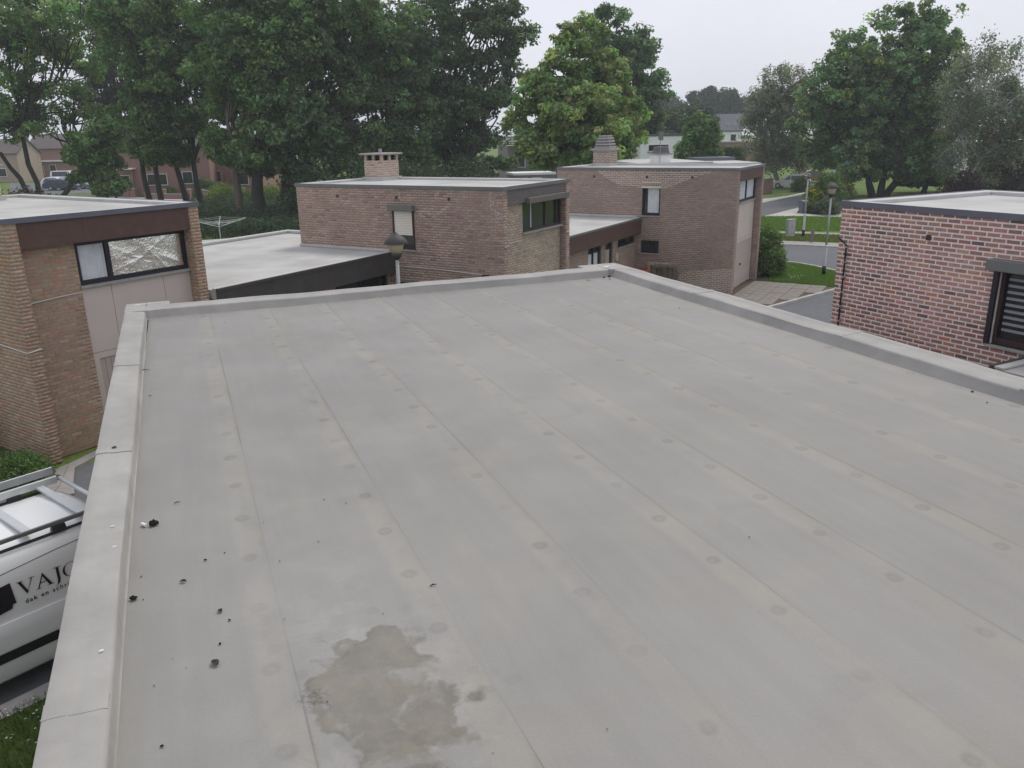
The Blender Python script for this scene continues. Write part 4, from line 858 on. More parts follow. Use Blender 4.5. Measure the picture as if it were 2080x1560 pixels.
mb = MB(); mb.v = [(-.55, -.3, .62), (.55, -.3, .62), (.55, .3, .62), (-.55, .3, .62), (-.75, -.42, .9), (.75, -.42, .9), (.75, .42, .9), (-.75, .42, .9), (-.2, 0, 1.0), (.3, 0, .98)]; mb.f = [(0, 3, 2, 1), (0, 1, 5, 4), (1, 2, 6, 5), (2, 3, 7, 6), (3, 0, 4, 7), (4, 5, 9, 8), (5, 6, 9), (6, 7, 8, 9), (7, 4, 8)]; mb.build('tray', 'orange', r, bevel=.01)
for s_ in (-1, 1): MB().tube([(.5, s_*.25, .62), (-.3, s_*.3, .45), (-.5, s_*.3, .0)], .02, 8).build('leg', 'steel', r)
o = MB().lathe([(.03, -.04), (.2, -.05), (.2, .05), (.03, .04)], sides=16).build('wheel', 'rubber', r); o.rotation_euler.x = R(90); o.location = (.55, 0, .2)
MB().tube([(-.6, -.3, .7), (-1.0, -.28, .75)], .02, 8).build('handle', 'steel', r); MB().tube([(-.6, .3, .7), (-1.0, .28, .75)], .02, 8).build('handle', 'steel', r)
# ------------------------------------------------------------------ white works van (close, left edge)
va = 38.7
van = empty('van', (-6.15, 8.03, 0), math.pi/2-R(va)); tag(van, 'white works van with roof rack and black lettering on its side', 'van')
WV = 1.82
SEC = [(.10, .20), (.035, .26), (.012, .45), (.0, .62), (.0, .80), (.006, .96), (.022, .985), (.03, 1.03), (.045, 1.40), (.075, 1.56), (.12, 1.68), (.19, 1.76), (.30, 1.805), (.5, 1.835), (WV/2, 1.85)]
def ysec(z): return float(np.interp(z, [s[1] for s in SEC], [s[0] for s in SEC]))
def vring(x, zs_=1., inset=0., zcut=None):
    pts = []
    for y, z in SEC:
        zz = .2+(z-.2)*zs_; pts.append((x, y+inset, zz))
    return pts+[(x, WV-p[1], p[2]) for p in pts[::-1][1:]]
stn = [(-2.75, .46, .28), (-2.7, .50, .14), (-2.5, .56, .05), (-2.0, .64, .02), (-1.85, .68, .02), (-1.2, .95, .02), (-1.0, .985, .005), (-.6, 1., 0), (.5, 1., 0), (1.35, .998, 0), (1.52, .985, .008), (1.62, .965, .03), (1.66, .94, .06), (1.67, .92, .09)]
mb = MB(); k = len(SEC)*2-1
for x, zs_, ins in stn: mb.v += vring(x, zs_, ins)
for i in range(len(stn)-1):
    for j in range(k-1): a = i*k+j; mb.f.append((a, a+1, a+k+1, a+k))
    mb.f.append((i*k+k-1, i*k, (i+1)*k, (i+1)*k+k-1))
mb.f.append(tuple(range(k))[::-1]); mb.f.append(tuple((len(stn)-1)*k+j for j in range(k)))
bd = mb.build('body', 'van_white', van, smooth=True)
es = bd.modifiers.new('es', 'EDGE_SPLIT'); es.split_angle = R(50)
def sidestrip(nm, x0, x1, z0, z1, mat, off=.006, par=None, n=12, side=0):
    m = MB()
    for i in range(n+1):
        x = x0+(x1-x0)*i/n
        for z in np.linspace(z0, z1, 4):
            y = ysec(z)-off; m.v.append((x, y if side == 0 else WV-y, z))
    for i in range(n):
        for j in range(3): a = i*4+j; f = (a, a+4, a+5, a+1); m.f.append(f if side == 0 else f[::-1])
    return m.build(nm, mat, par or van)
sidestrip('rub_strip', -1.05, .74, .50, .63, 'black', .016); sidestrip('rub_strip', -1.05, .74, .50, .63, 'black', .016, side=1)
sidestrip('crease', -2.0, 1.5, .972, .992, 'white_paint', .004)
def sideline(pts, r=.004, mat='rubber', nm='panel_gap'): return MB().tube([(x, ysec(z)-.001, z) for x, z in pts], r, 5).build(nm, mat, van)
sideline([(-.6, 1.50), (.2, 1.56), (.9, 1.62), (1.25, 1.64), (1.42, 1.60), (1.5, 1.45), (1.52, 1.1), (1.52, .5)]); sideline([(-.6, 1.50), (-.62, 1.0), (-.62, .3)])
sidestrip('side_window', -1.9, -1.1, 1.05, 1.38, 'glass', .008)
for s_, yy in ((0, .05), (1, WV-.05)):
    for xw_ in (1.0, -1.95):
        o = MB().lathe([(.05, -.1), (.31, -.1), (.33, -.05), (.33, .05), (.31, .1), (.05, .1)], sides=24).build('tyre', 'rubber', van); o.rotation_euler.x = R(90); o.location = (xw_, yy+(.07 if s_ == 0 else -.07), .33)
        h = MB().lathe([(.02, -.11), (.19, -.105), (.2, -.09), (.2, .1), (.02, .11)], sides=20).build('wheel_rim', 'steel', van); h.rotation_euler.x = R(90); h.location = o.location
# rear doors' glass, lights, bumper
MB().box(1.655, 1.685, .30, .86, 1.12, 1.56).build('rear_window', 'glass', van, bevel=.02); MB().box(1.655, 1.685, .96, 1.52, 1.12, 1.56).build('rear_window', 'glass', van, bevel=.02)
MB().box(1.56, 1.72, .12, WV-.12, .28, .5).build('bumper', 'black', van, bevel=.04)
for yy in (.12, WV-.18): MB().box(1.60, 1.672, yy, yy+.07, .75, 1.15).build('tail_light', 'tail_red', van, bevel=.01)
# roof gutters and rack
for yy in (.20, WV-.20):
    MB().box(-.95, 1.45, yy-.03, yy-.015, 1.785, 1.80).build('roof_gutter', 'black', van); MB().box(-.95, 1.45, yy-.005, yy+.01, 1.79, 1.806).build('roof_gutter', 'black', van)
rk = empty('roof_rack', (0, 0, 0)); rk.parent = van
RZ = 1.865
MB().box(-1.6, 1.6, .22, .255, RZ-.0, RZ+.055).build('side_rail', 'trim_grey', van, bevel=.008)
MB().box(-1.6, 1.62, WV-.26, WV-.215, RZ, RZ+.10).build('side_rail', 'alu', van, bevel=.008)
MB().box(-1.6, 1.66, WV-.05, WV-.02, RZ+.06, RZ+.17).build('side_rail', 'alu', van, bevel=.008)
for xx in (-1.3, -.62, .05, .72, 1.38): MB().box(xx-.05, xx+.05, .255, WV-.261, RZ+.0, RZ+.035).build('cross_bar', 'alu', van, bevel=.006)
for xx in (-1.0, .0, 1.05):
    for yy in (.2, WV-.29):
        MB().prism_ax([(yy-.02, 1.79), (yy+.09, 1.80), (yy+.06, RZ-.001), (yy+.01, RZ-.001)], xx-.08, xx+.08, 0).build('rack_foot', 'black', van, bevel=.005)
MB().tube([(1.66, .22, RZ+.05), (1.66, WV-.2, RZ+.05)], .03, 12).build('loading_roller', 'alu', van, smooth=True)
for yy in (.2, WV-.2): MB().tube([(1.66, yy-.02, RZ+.05), (1.66, yy+.02, RZ+.05)], .036, 12).build('roller_cap', 'black', van)
# lettering: serif capitals cut as outlines on the side, small line in plain letters
def glyph(polys, x, zb, sc, par, sz=.185):
    m = MB()
    for pl in polys:
        n = len(m.v); m.v += [(x+px*sc, ysec(zb+pz*sz)-.016, zb+pz*sz) for px, pz in pl]; m.f.append(tuple(range(n, n+len(pl))))
    return m.build('letter', 'print_black', par)
LV = [[(.0, 1), (.36, 1), (.36, .97), (0, .97)], [(.08, .97), (.25, .97), (.52, .22), (.45, .0)], [(.45, 0), (.52, .22), (.80, .97), (.87, .97)], [(.66, 1), (1.0, 1), (1.0, .97), (.66, .97)]]
LA = [[(.0, 0), (.32, 0), (.32, .03), (0, .03)], [(.11, .03), (.18, .03), (.47, .78), (.50, 1.02)], [(.47, .78), (.50, 1.02), (.93, .03), (.76, .03)], [(.24, .33), (.65, .33), (.64, .38), (.26, .38)], [(.64, 0), (1.03, 0), (1.03, .03), (.64, .03)]]
LJ = [[(.05, 1), (.5, 1), (.5, .97), (.05, .97)], [(.2, .97), (.36, .97), (.36, .15), (.2, .12)], [(.2, .12), (.36, .15), (.28, -.12), (.12, -.25)], [(.12, -.25), (.28, -.12), (.02, -.27), (-.02, -.31)]]
def arc(a0, a1, n=14, ro=.5, ri=.36):
    o = []
    for i in range(n):
        t0, t1 = R(a0+(a1-a0)*i/n), R(a0+(a1-a0)*(i+1)/n); w0 = ro-(ro-ri)*max(.12, abs(math.cos(t0))); w1 = ro-(ro-ri)*max(.12, abs(math.cos(t1)))
        o.append([(.5+ro*math.cos(t0), .5+ro*math.sin(t0)), (.5+w0*math.cos(t0), .5+ro*.94*math.sin(t0)*(w0/ro if False else 1)), (.5+w1*math.cos(t1), .5+ro*.94*math.sin(t1)), (.5+ro*math.cos(t1), .5+ro*math.sin(t1))])
    return o
LC = arc(50, 310)+[[(.78, .93), (.83, .93), (.86, .66), (.82, .68)]]
lt = empty('lettering', (0, 0, 0)); lt.parent = van
zb_, sc_ = 1.235, .205
glyph(LV, .41, zb_, sc_, van); glyph(LA, .60, zb_, sc_, van); glyph(LJ, .815, zb_, sc_, van); glyph(LC, .925, zb_, sc_, van)
fc_ = bpy.data.curves.new('lettering', 'FONT'); fc_.body = 'dak en schrij'; fc_.size = .078; fc_.space_character = 1.3; fc_.offset = .0012
fo = bpy.data.objects.new('t', fc_); col.objects.link(fo); dg = bpy.context.evaluated_depsgraph_get(); me = bpy.data.meshes.new_from_object(fo.evaluated_get(dg)); bpy.data.objects.remove(fo); me.name = 'lettering'
for v_ in me.vertices: x_, z_ = v_.co.x+.46, v_.co.y+1.125; v_.co = (x_, ysec(z_)-.014, z_)
me.materials.clear(); me.materials.append(M['print_black']); o = bpy.data.objects.new('lettering', me); col.objects.link(o); o.parent = van
m = MB(); em = [[(-.02, 1.16), (.0, 1.43), (.12, 1.42), (.02, 1.18)], [(.16, 1.43), (.35, 1.45), (.37, 1.18), (.33, 1.18), (.315, 1.13), (.1, 1.10), (.12, 1.24), (.15, 1.31)]]
for pl in em:
    n = len(m.v); m.v += [(x, ysec(z)-.016, z) for x, z in pl]; m.f.append(tuple(range(n, n+len(pl))))
m.build('emblem', 'print_black', van, kind=None)
for o_ in (rk, lt): bpy.data.objects.remove(o_)
# ------------------------------------------------------------------ parked cars
def car(label, loc, rz, paint, kind='hatch', s_=1., group='cars parked around the estate'):
    r = empty('parked_car', (loc[0], loc[1], 0), rz); tag(r, label, 'car', group); r.scale = (s_, s_, s_)
    Wd = .87
    low = {'hatch': [(-2.0, .28), (-2.08, .5), (-2.06, .78), (-1.95, .92), (.85, .9), (1.25, .86), (1.9, .72), (2.05, .6), (2.06, .4), (1.98, .26)], 'estate': [(-2.2, .28), (-2.3, .5), (-2.28, .85), (-2.15, .96), (.9, .94), (1.3, .9), (2.0, .76), (2.2, .62), (2.22, .4), (2.12, .26)], 'van': [(-2.1, .28), (-2.2, .5), (-2.2, .9), (-2.2, 1.0), (1.3, 1.0), (1.5, .95), (2.15, .8), (2.3, .6), (2.3, .4), (2.2, .26)]}[kind]
    top = {'hatch': [(-1.95, .915), (-1.55, 1.36), (-1.2, 1.47), (.0, 1.48), (.35, 1.4), (1.1, .885)], 'estate': [(-2.15, .955), (-1.95, 1.35), (-1.6, 1.5), (.0, 1.5), (.4, 1.42), (1.2, .92)], 'van': [(-2.2, .995), (-2.15, 1.6), (-2.0, 1.85), (.6, 1.85), (.9, 1.75), (1.5, .96)]}[kind]
    zt, zb = max(p[1] for p in top), min(p[1] for p in top)
    hw = lambda z: Wd-.03-(z-zb)/(zt-zb)*.2
    m = MB(); n = len(low)
    for yy, k in ((-Wd, .97), (-Wd*.9, 1.), (Wd*.9, 1.), (Wd, .97)): m.v += [(x*k, yy, (z-.5)*(.9 if abs(yy) == Wd else 1)+.5) for x, z in low]
    for q in range(3):
        for i in range(n): a, b = q*n+i, q*n+(i+1) % n; m.f.append((a, b, b+n, a+n))
    m.f.append(tuple(range(n-1, -1, -1))); m.f.append(tuple(3*n+i for i in range(n))); m.build('body', paint, r)
    m = MB(); n = len(top)
    for sg in (-1, 1): m.v += [(x, sg*hw(z), z) for x, z in top]
    m.f = [tuple(range(n-1, -1, -1)), tuple(range(n, 2*n))]+[(i, (i+1) % n, n+(i+1) % n, n+i) for i in range(n)]; m.build('cabin', paint, r, bevel=.03)
    cx_ = sum(p[0] for p in top)/n; z0, z1 = zb+.06, zt-.1
    def xat(z, rear):
        seg = top[:3] if rear else top[-3:][::-1]; return float(np.interp(z, [p[1] for p in seg], [p[0] for p in seg]))
    for sg in (-1, 1):
        xs = [xat(z0, 1)+.22, .0 if kind != 'van' else .55, xat(z0, 0)-.25]; xt = [xat(z1, 1)+.2, .0 if kind != 'van' else .55, xat(z1, 0)-.2]
        for i in range(2):
            if kind == 'van' and i == 0 and sg < 2: xs0, xt0 = -1.9, -1.85
            else: xs0, xt0 = xs[i]+.04, xt[i]+.04
            q = [(xs0, sg*(hw(z0)+.012), z0), (xs[i+1]-.04, sg*(hw(z0)+.012), z0), (xt[i+1]-.04, sg*(hw(z1)+.012), z1), (xt0, sg*(hw(z1)+.012), z1)]
            MB().quad(*(q if sg < 0 else q[::-1])).build('side_window', 'glass', r)
    def screen(rear):
        e = -.015 if rear else .015; q = [(xat(z0, rear)+e, -hw(z0)+.1, z0), (xat(z0, rear)+e, hw(z0)-.1, z0), (xat(z1, rear)+e*1.5, hw(z1)-.08, z1), (xat(z1, rear)+e*1.5, -hw(z1)+.08, z1)]
        MB().quad(*(q[::-1] if rear else q)).build('rear_window' if rear else 'windscreen', 'glass', r)
    screen(True); screen(False)
    xr, xf = low[2][0], low[7][0]
    for sg in (-1, 1):
        MB().box(xr-.02, xr+.25, sg*.55, sg*(Wd-.005), .68, .86).build('tail_light', 'tail_red', r, bevel=.02); MB().box(xf-.2, xf+.0, sg*.5, sg*(Wd-.02), .58, .7).build('headlight', 'pane', r, bevel=.02)
        for xw_ in (-1.28, 1.3):
            o = MB().lathe([(.05, -.1), (.29, -.1), (.315, -.05), (.315, .05), (.29, .1), (.05, .1)], sides=18).build('tyre', 'rubber', r); o.rotation_euler.x = R(90); o.location = (xw_, sg*(Wd-.08), .315)
            h = MB().lathe([(.02, -.11), (.19, -.112), (.2, -.09), (.2, .1), (.02, .112)], sides=14).build('wheel_rim', 'steel', r); h.rotation_euler.x = R(90); h.location = o.location
    MB().box(xr-.03, xr+.0, -.26, .26, .58, .69).build('number_plate', 'plate', r)
    return r
p = G(1606, 382); car('silver hatchback parked across a lawn behind a round bush', p, R(155), 'paint_silver', 'hatch')
p = G(1700, 370.5); car('dark car parked far up the side street under the broad tree', p, R(185), 'paint_dark', 'estate')
p = G(1655, 371); car('brown car parked far up the side street beyond the silver hatchback', p, R(10), 'paint_brown', 'hatch')
p = G(118, 381); car('white hatchback parked behind the dark blue car', p, R(8), 'paint_white')
p = G(128, 386); car('dark blue estate car parked in front of the white hatchback', p, R(12), 'paint_blue', 'estate')
p = G(137, 370.5); car('white delivery van parked behind the white hatchback', p, R(5), 'paint_white', 'van')
p = G(150, 384); car('pale grey car parked beyond the dark blue estate car', p, R(20), 'paint_grey', 'hatch')
car('black car parked beside the side wall of the yellow brown house', (-13.6, 17.0), R(146.5), 'paint_dark', 'estate')
# ------------------------------------------------------------------ trees: trunk, limbs to every lobe, leaf clumps through the crown volume
def leaves(name, centers, radii, per, size, base, parent=None, droop=.0, flat=.75, jit=.22, hue=.10, up=.5, mat='leaf', yellow=.0, kmul=None):
    """centers (n,3) clump centres; every clump holds `per` leaf quads"""
    n = len(centers); N = n*per
    d = rng.normal(size=(N, 3)); d /= np.linalg.norm(d, axis=1)[:, None]+1e-9; rad = rng.uniform(.35, 1, (N, 1))**.6
    C = np.repeat(centers, per, 0); Rr = np.repeat(radii, per)[:, None]
    off = d*rad*Rr; off[:, 2] *= flat; off[:, 2] -= droop*np.abs(rng.normal(size=N))*Rr[:, 0]
    P = C+off
    nn = d*.7+rng.normal(0, .55, (N, 3)); nn[:, 2] += up; nn /= np.linalg.norm(nn, axis=1)[:, None]+1e-9
    t = np.cross(nn, rng.normal(size=(N, 3))); t /= np.linalg.norm(t, axis=1)[:, None]+1e-9; b = np.cross(nn, t)
    s = size*rng.uniform(.6, 1.35, (N, 1)); 
    V = np.stack([P-t*s*.5, P-b*s*.28+t*s*.05, P+t*s*.55-nn*s*.12, P+b*s*.28+t*s*.05], 1)
    kc = np.repeat(np.exp(rng.normal(0, jit, n)), per)[:, None]; hu = np.repeat(1+rng.normal(0, hue, (n, 3)), per, 0)
    if kmul is not None: kc = kc*np.repeat(kmul, per)[:, None]
    yl = np.repeat((rng.uniform(size=n) < yellow), per)[:, None]
    cc = np.array(base)[None]*kc*hu*np.exp(rng.normal(0, .18, (N, 1))); cc = np.where(yl, cc*np.array([1.9, 1.6, .9]), cc)
    return np_mesh(name, V.reshape(-1, 3), np.arange(N*4).reshape(-1, 4), np.clip(cc, .004, .5), mat, parent)
def bark_obj(mb, parent, c, nm='trunk'):
    me = mb.mesh(nm); at = me.attributes.new('col', 'FLOAT_COLOR', 'FACE')
    at.data.foreach_set('color', np.tile(np.array([*c, 1.], np.float32), len(me.polygons)))
    me.materials.append(M['bark'])
    for p in me.polygons: p.use_smooth = True
    o = bpy.data.objects.new(nm, me); col.objects.link(o); o.parent = parent; return o
def wig(a, b, n=4, k=.06):
    a, b = np.array(a), np.array(b); L = np.linalg.norm(b-a); o = [a]
    for i in range(1, n): o.append(a+(b-a)*i/n+rng.normal(0, k*L, 3)*math.sin(math.pi*i/n))
    return o+[b]
def tree(label, Y, base, lobes, n_clump=420, per=36, leaf=.30, cr=(.55, 1.1), color=(.045, .075, .028), trunk_r=.35, bark=(.05, .045, .04), droop=0., group='tall trees behind the houses', name='tree', trunks=None, jit=.24, yellow=0., dens_shell=.55, limbs=True, depth=.85, twigs=70, flat=.75, sf=.40):
    """lobes: photo-pixel ellipses (cx,cy,rx,ry[,dy]) set at depth Y (+dy); base: photo pixel x of the trunk foot"""
    pb = PY(base, 320, Y); root = empty(name, (pb[0], pb[1], 0)); tag(root, label, 'tree', group); o0 = np.array([pb[0], pb[1], 0])
    L = []
    for l in lobes:
        dy = l[4] if len(l) > 4 else rng.uniform(-1.5, 1.5)
        c = PY(l[0], l[1], Y+dy); s = (Y+dy)/FPX/math.cos(PITCH)*.98
        L.append((c, l[2]*s, l[3]*s))
    n_clump = int(n_clump*DENS); leaf = leaf*1.22
    vol = np.array([a*a*b for _, a, b in L])**.72; ns = max(9*len(L), n_clump//9); pick = rng.choice(len(L), ns, p=vol/vol.sum())
    d = rng.normal(size=(ns, 3)); d /= np.linalg.norm(d, axis=1)[:, None]
    rad = np.where(rng.uniform(size=ns) < .68, rng.uniform(.74, 1.03, ns), rng.uniform(.15, .75, ns))
    SC = np.array([L[k][0]+d[i]*rad[i]*np.array([L[k][1], L[k][1]*depth, L[k][2]]) for i, k in enumerate(pick)])
    SR = np.array([sf*(L[k][1]*L[k][2])**.5 for k in pick])*rng.uniform(.6, 1.25, ns); SR = np.minimum(SR, 1.9*Y/75)
    si = rng.integers(0, ns, n_clump); dd = rng.normal(size=(n_clump, 3)); dd /= np.linalg.norm(dd, axis=1)[:, None]+1e-9
    dd[:, 2] = np.where(dd[:, 2] < 0, dd[:, 2]*.55, dd[:, 2]*.8)
    P = SC[si]+dd*(rng.uniform(.25, 1., n_clump)**.5*SR[si])[:, None]
    km = np.exp(rng.normal(0, .16, ns))[si]
    P[:, 2] = np.maximum(P[:, 2], 1.0)
    leaves('crown', P-o0, rng.uniform(cr[0], cr[1], n_clump)*.8, per, leaf, color, root, droop, flat, jit*.7, yellow=yellow, kmul=km)
    mb = MB(); tr = trunks or [(base, None)]
    tops = []
    cen = np.mean([l[0] for l in L], 0)
    for (bx_, tp) in tr:
        b0 = PY(bx_, 320, Y)-o0; b0[2] = -.3
        t = (PY(tp[0], tp[1], Y)-o0) if tp else np.array([cen[0]-o0[0], cen[1]-o0[1], max(2.5, min(c[2]-rz*.3 for c, _, rz in L))])
        pts = wig(b0, t, 5, .015); k = trunk_r/math.sqrt(len(tr)); mb.tube(pts, [k*1.5, k*1.02, k*.95, k*.85, k*.75, k*.65], 9); tops.append(t)
    if limbs:
        for c, rx, rz_ in L:
            q = c-o0; t = min(tops, key=lambda t: np.linalg.norm(t-q)); ln = np.linalg.norm(q-t)
            pts = wig(t-np.array([0, 0, .3]), q+np.array([0, 0, rz_*.3]), 5, .05); mb.tube(pts, [trunk_r*.5, trunk_r*.4, trunk_r*.32, trunk_r*.25, trunk_r*.16, trunk_r*.08], 6, False)
            sel = [i for i in range(n_clump) if np.linalg.norm(P[i]-c) < max(rx, rz_)]
            for i in random.sample(sel, min(len(sel), max(3, twigs//len(L)))):
                a = pts[random.randint(1, 4)]; mb.tube(wig(a, P[i]-o0, 3, .07), [trunk_r*.2, trunk_r*.15, trunk_r*.1, trunk_r*.05], 4, False)
    bark_obj(mb, root, bark)
    return root
DENS = 2.3
DK = (.128, .198, .09); MG = (.155, .24, .092); LG = (.22, .30, .115); GG = (.20, .215, .16)
tree('broad open tree with low forking limbs beside the parked cars', 74, 68, [(70, 60, 110, 70), (165, 130, 75, 70), (-10, 190, 90, 70), (60, 200, 90, 55), (150, 210, 60, 55), (10, 20, 120, 70), (130, 10, 100, 50), (30, 265, 70, 32), (130, 260, 50, 25)], 520, 30, .26, (.5, 1.0), MG, .42, trunks=[(66, (40, 255)), (70, (0, 310)), (74, (165, 340))], twigs=150)
tree('dark purple leaved tree standing between greener trees', 100, 215, [(215, 90, 50, 110), (205, 200, 50, 70), (240, 20, 55, 60), (225, 270, 35, 40)], 300, 34, .30, (.6, 1.1), (.07, .06, .065), .4, twigs=90)
tree('young leafy tree with several thin stems near the pale pavement', 68, 205, [(195, 300, 42, 42), (215, 350, 40, 42), (170, 345, 32, 38), (205, 270, 30, 25), (225, 385, 26, 22)], 260, 34, .24, (.4, .75), MG, .2, trunks=[(190, (190, 330)), (205, (205, 330)), (228, (220, 340))], twigs=40)
tree('tall tree whose low leaf clump hides its slim trunk', 73, 300, [(300, 80, 62, 60), (300, 160, 55, 50), (285, 235, 48, 45), (300, 315, 45, 30), (330, 260, 40, 40), (260, 30, 60, 50), (345, 130, 50, 55)], 430, 34, .28, (.5, 1.0), MG, .36, trunks=[(296, (280, 300)), (316, (312, 290))], twigs=90)
tree('tall dark tree with two bare lower trunks by the brick gateposts', 75, 372, [(400, 40, 90, 70), (385, 140, 75, 70), (375, 230, 60, 55), (360, 300, 45, 32), (440, 110, 60, 60), (330, 20, 70, 60)], 460, 34, .28, (.5, 1.05), DK, .42, trunks=[(373, (355, 330)), (398, (392, 320))], twigs=80)
tree('tall tree with straight pale trunk rising from the undergrowth', 66, 472, [(490, 210, 60, 60), (470, 290, 50, 48), (500, 330, 45, 32), (520, 130, 70, 70), (450, 130, 60, 70), (480, 40, 80, 60)], 430, 36, .27, (.5, 1.0), (.135, .215, .08), .32, (.13, .115, .095), trunks=[(470, (478, 300))], twigs=80)
tree('tall ivy clad tree with thick dark trunk in the undergrowth', 66, 515, [(560, 50, 100, 80), (560, 150, 80, 70), (580, 240, 70, 60), (530, 340, 35, 30), (600, 320, 55, 45)], 470, 36, .27, (.5, 1.05), DK, .5, trunks=[(515, (520, 300))], twigs=70)
tree('massive multi stemmed tree with spreading root flare', 68, 578, [(650, 50, 100, 80), (660, 170, 80, 80), (640, 260, 75, 60), (690, 310, 60, 45), (605, 370, 28, 40), (720, 240, 50, 60)], 500, 36, .27, (.5, 1.05), DK, .75, (.07, .055, .05), trunks=[(570, (585, 280)), (586, (640, 270))], twigs=80)
tree('dense dark tree rising behind the wide open chimney', 72, 765, [(760, 40, 90, 70), (790, 140, 80, 80), (740, 220, 70, 65), (740, 310, 70, 45), (820, 270, 60, 70), (800, 340, 50, 40), (700, 345, 60, 28), (850, 345, 60, 26), (860, 200, 50, 60)], 620, 34, .27, (.5, 1.05), DK, .5, twigs=120)
tree('spreading dark tree with sky showing through its crown', 76, 945, [(920, 40, 95, 70), (1010, 70, 60, 75), (890, 150, 75, 70), (975, 170, 75, 70), (890, 270, 75, 60), (975, 270, 65, 55), (1040, 60, 38, 50), (930, 330, 80, 35), (840, 80, 60, 70), (900, 345, 80, 26), (1000, 340, 55, 26), (930, 220, 90, 60)], 760, 32, .28, (.5, 1.0), (.108, .16, .08), .5, twigs=160)
tree('light green maple with layered foliage behind the ringed chimney', 56, 1190, [(1180, 105, 55, 50, 0), (1130, 165, 58, 42, -1), (1222, 185, 68, 55, 1), (1090, 225, 58, 48, 0), (1180, 235, 80, 52, -2), (1255, 250, 45, 45, 0), (1110, 290, 65, 42, -2), (1200, 300, 75, 42, -2.5), (1258, 305, 40, 42, -1), (1150, 335, 50, 25, 0)], 760, 36, .24, (.36, .72), LG, .35, yellow=0., jit=.2, flat=.6)
tree('tall rounded dark green tree behind the light green maple', 86, 1265, [(1235, 55, 52, 48), (1285, 120, 42, 55), (1245, 140, 60, 60), (1310, 190, 38, 55), (1280, 250, 60, 60), (1330, 255, 25, 45)], 420, 34, .30, (.55, 1.05), (.115, .185, .09), .5)
tree('soft rounded mid green tree beyond the white house', 125, 1385, [(1390, 265, 42, 48), (1345, 275, 35, 50), (1420, 270, 30, 40)], 240, 34, .40, (.8, 1.4), (.06, .095, .05), .4)
for (bx_, lb, t_) in ((1368, [(1365, 215, 34, 24), (1345, 225, 22, 22), (1385, 225, 20, 20)], 'far hazy tree with stepped crown nearest the tall dark tree'), (1428, [(1428, 208, 26, 22), (1425, 232, 22, 16), (1440, 200, 16, 14)], 'far hazy pine like tree with a rounded isolated head'), (1480, [(1478, 215, 38, 24), (1500, 222, 26, 22), (1465, 232, 24, 16), (1530, 225, 26, 20)], 'far hazy broad tree behind the slate roofed house')):
    tree(t_, 235, bx_, lb, 170, 30, .75, (1.3, 2.4), (.045, .066, .045), .6, group='distant trees', twigs=60)
tree('dense egg shaped hornbeam behind the brick house roof', 70, 1423, [(1423, 262, 22, 28, 0), (1422, 290, 29, 38, 0), (1423, 318, 35, 30, 0), (1437, 285, 18, 38, 0)], 420, 34, .22, (.35, .65), (.13, .21, .085), .2, jit=.18)
tree('grey green birch with thin drooping twigs beside the broad tree', 92, 1592, [(1590, 165, 46, 34), (1560, 205, 42, 34), (1545, 265, 38, 38), (1605, 230, 60, 50), (1600, 290, 62, 45), (1560, 310, 46, 30), (1610, 315, 40, 28), (1530, 215, 22, 20)], 520, 22, .22, (.5, 1.1), GG, .28, (.28, .26, .24), droop=.6, twigs=260)
tree('broad spreading tree with low forked dark trunk by the street', 78, 1790, [(1850, 85, 85, 60), (1760, 150, 80, 52), (1680, 195, 62, 50), (1905, 160, 66, 70), (1800, 220, 105, 62), (1690, 270, 72, 52), (1890, 265, 78, 62), (1790, 300, 115, 45), (1720, 335, 62, 28), (1880, 50, 50, 32), (1860, 340, 60, 30), (1640, 240, 40, 35), (1740, 115, 62, 50), (1820, 160, 90, 70), (1760, 240, 100, 60)], 1500, 32, .27, (.45, .9), (.145, .225, .105), .6, (.04, .037, .035), trunks=[(1783, (1760, 345)), (1795, (1800, 340)), (1803, (1845, 335))], twigs=120, group='trees along the street', yellow=.05)
tree('low dense shrubby tree with very dark leaves under the broad tree', 82, 1885, [(1890, 335, 45, 40), (1865, 365, 36, 24), (1915, 365, 30, 22)], 240, 34, .26, (.45, .8), (.05, .075, .042), .25, group='trees along the street', twigs=20)
tree('weeping birch with white trunk and hanging twigs', 70, 1946, [(1990, 110, 48, 40), (1955, 190, 40, 55), (2040, 150, 48, 60), (2000, 220, 60, 50), (1950, 290, 42, 50), (2050, 260, 50, 60), (2000, 310, 45, 50), (2090, 200, 40, 80)], 620, 22, .17, (.45, .95), (.21, .23, .175), .2, (.55, .53, .5), droop=.9, trunks=[(1946, (1962, 260)), (1949, (1995, 315))], twigs=320, group='trees along the street')
# ------------------------------------------------------------------ bushes and hedges
def bush(label, p, r_, h_, color, n=120, per=30, leaf=.08, name='bush', group='bushes in the gardens', cr=.28, yellow=0.):
    root = empty(name, (p[0], p[1], 0)); tag(root, label, 'bush', group)
    d = rng.normal(size=(n, 3)); d /= np.linalg.norm(d, axis=1)[:, None]; d[:, 2] = np.abs(d[:, 2]); rd = rng.uniform(.55, 1., (n, 1))
    P = d*rd*np.array([r_, r_, h_*.9]); P[:, 2] += h_*.08
    leaves('foliage', P, np.full(n, cr*r_), per, leaf, color, root, yellow=yellow)
    mb = MB()
    for i in range(7): mb.tube(wig((0, 0, -.05), P[i]*.8, 3, .08), [.03*h_, .022*h_, .015*h_, .006*h_], 5, False)
    bark_obj(mb, root, (.06, .05, .04), 'stems'); return root
bush('glossy green bush at the foot of the yellow brown house', G(52, 976), .52, .62, (.12, .19, .06), 150, 26, .05)
bush('small low bush behind the glossy bush at the house corner', G(24, 960), .4, .5, (.085, .13, .05), 90, 24, .05)
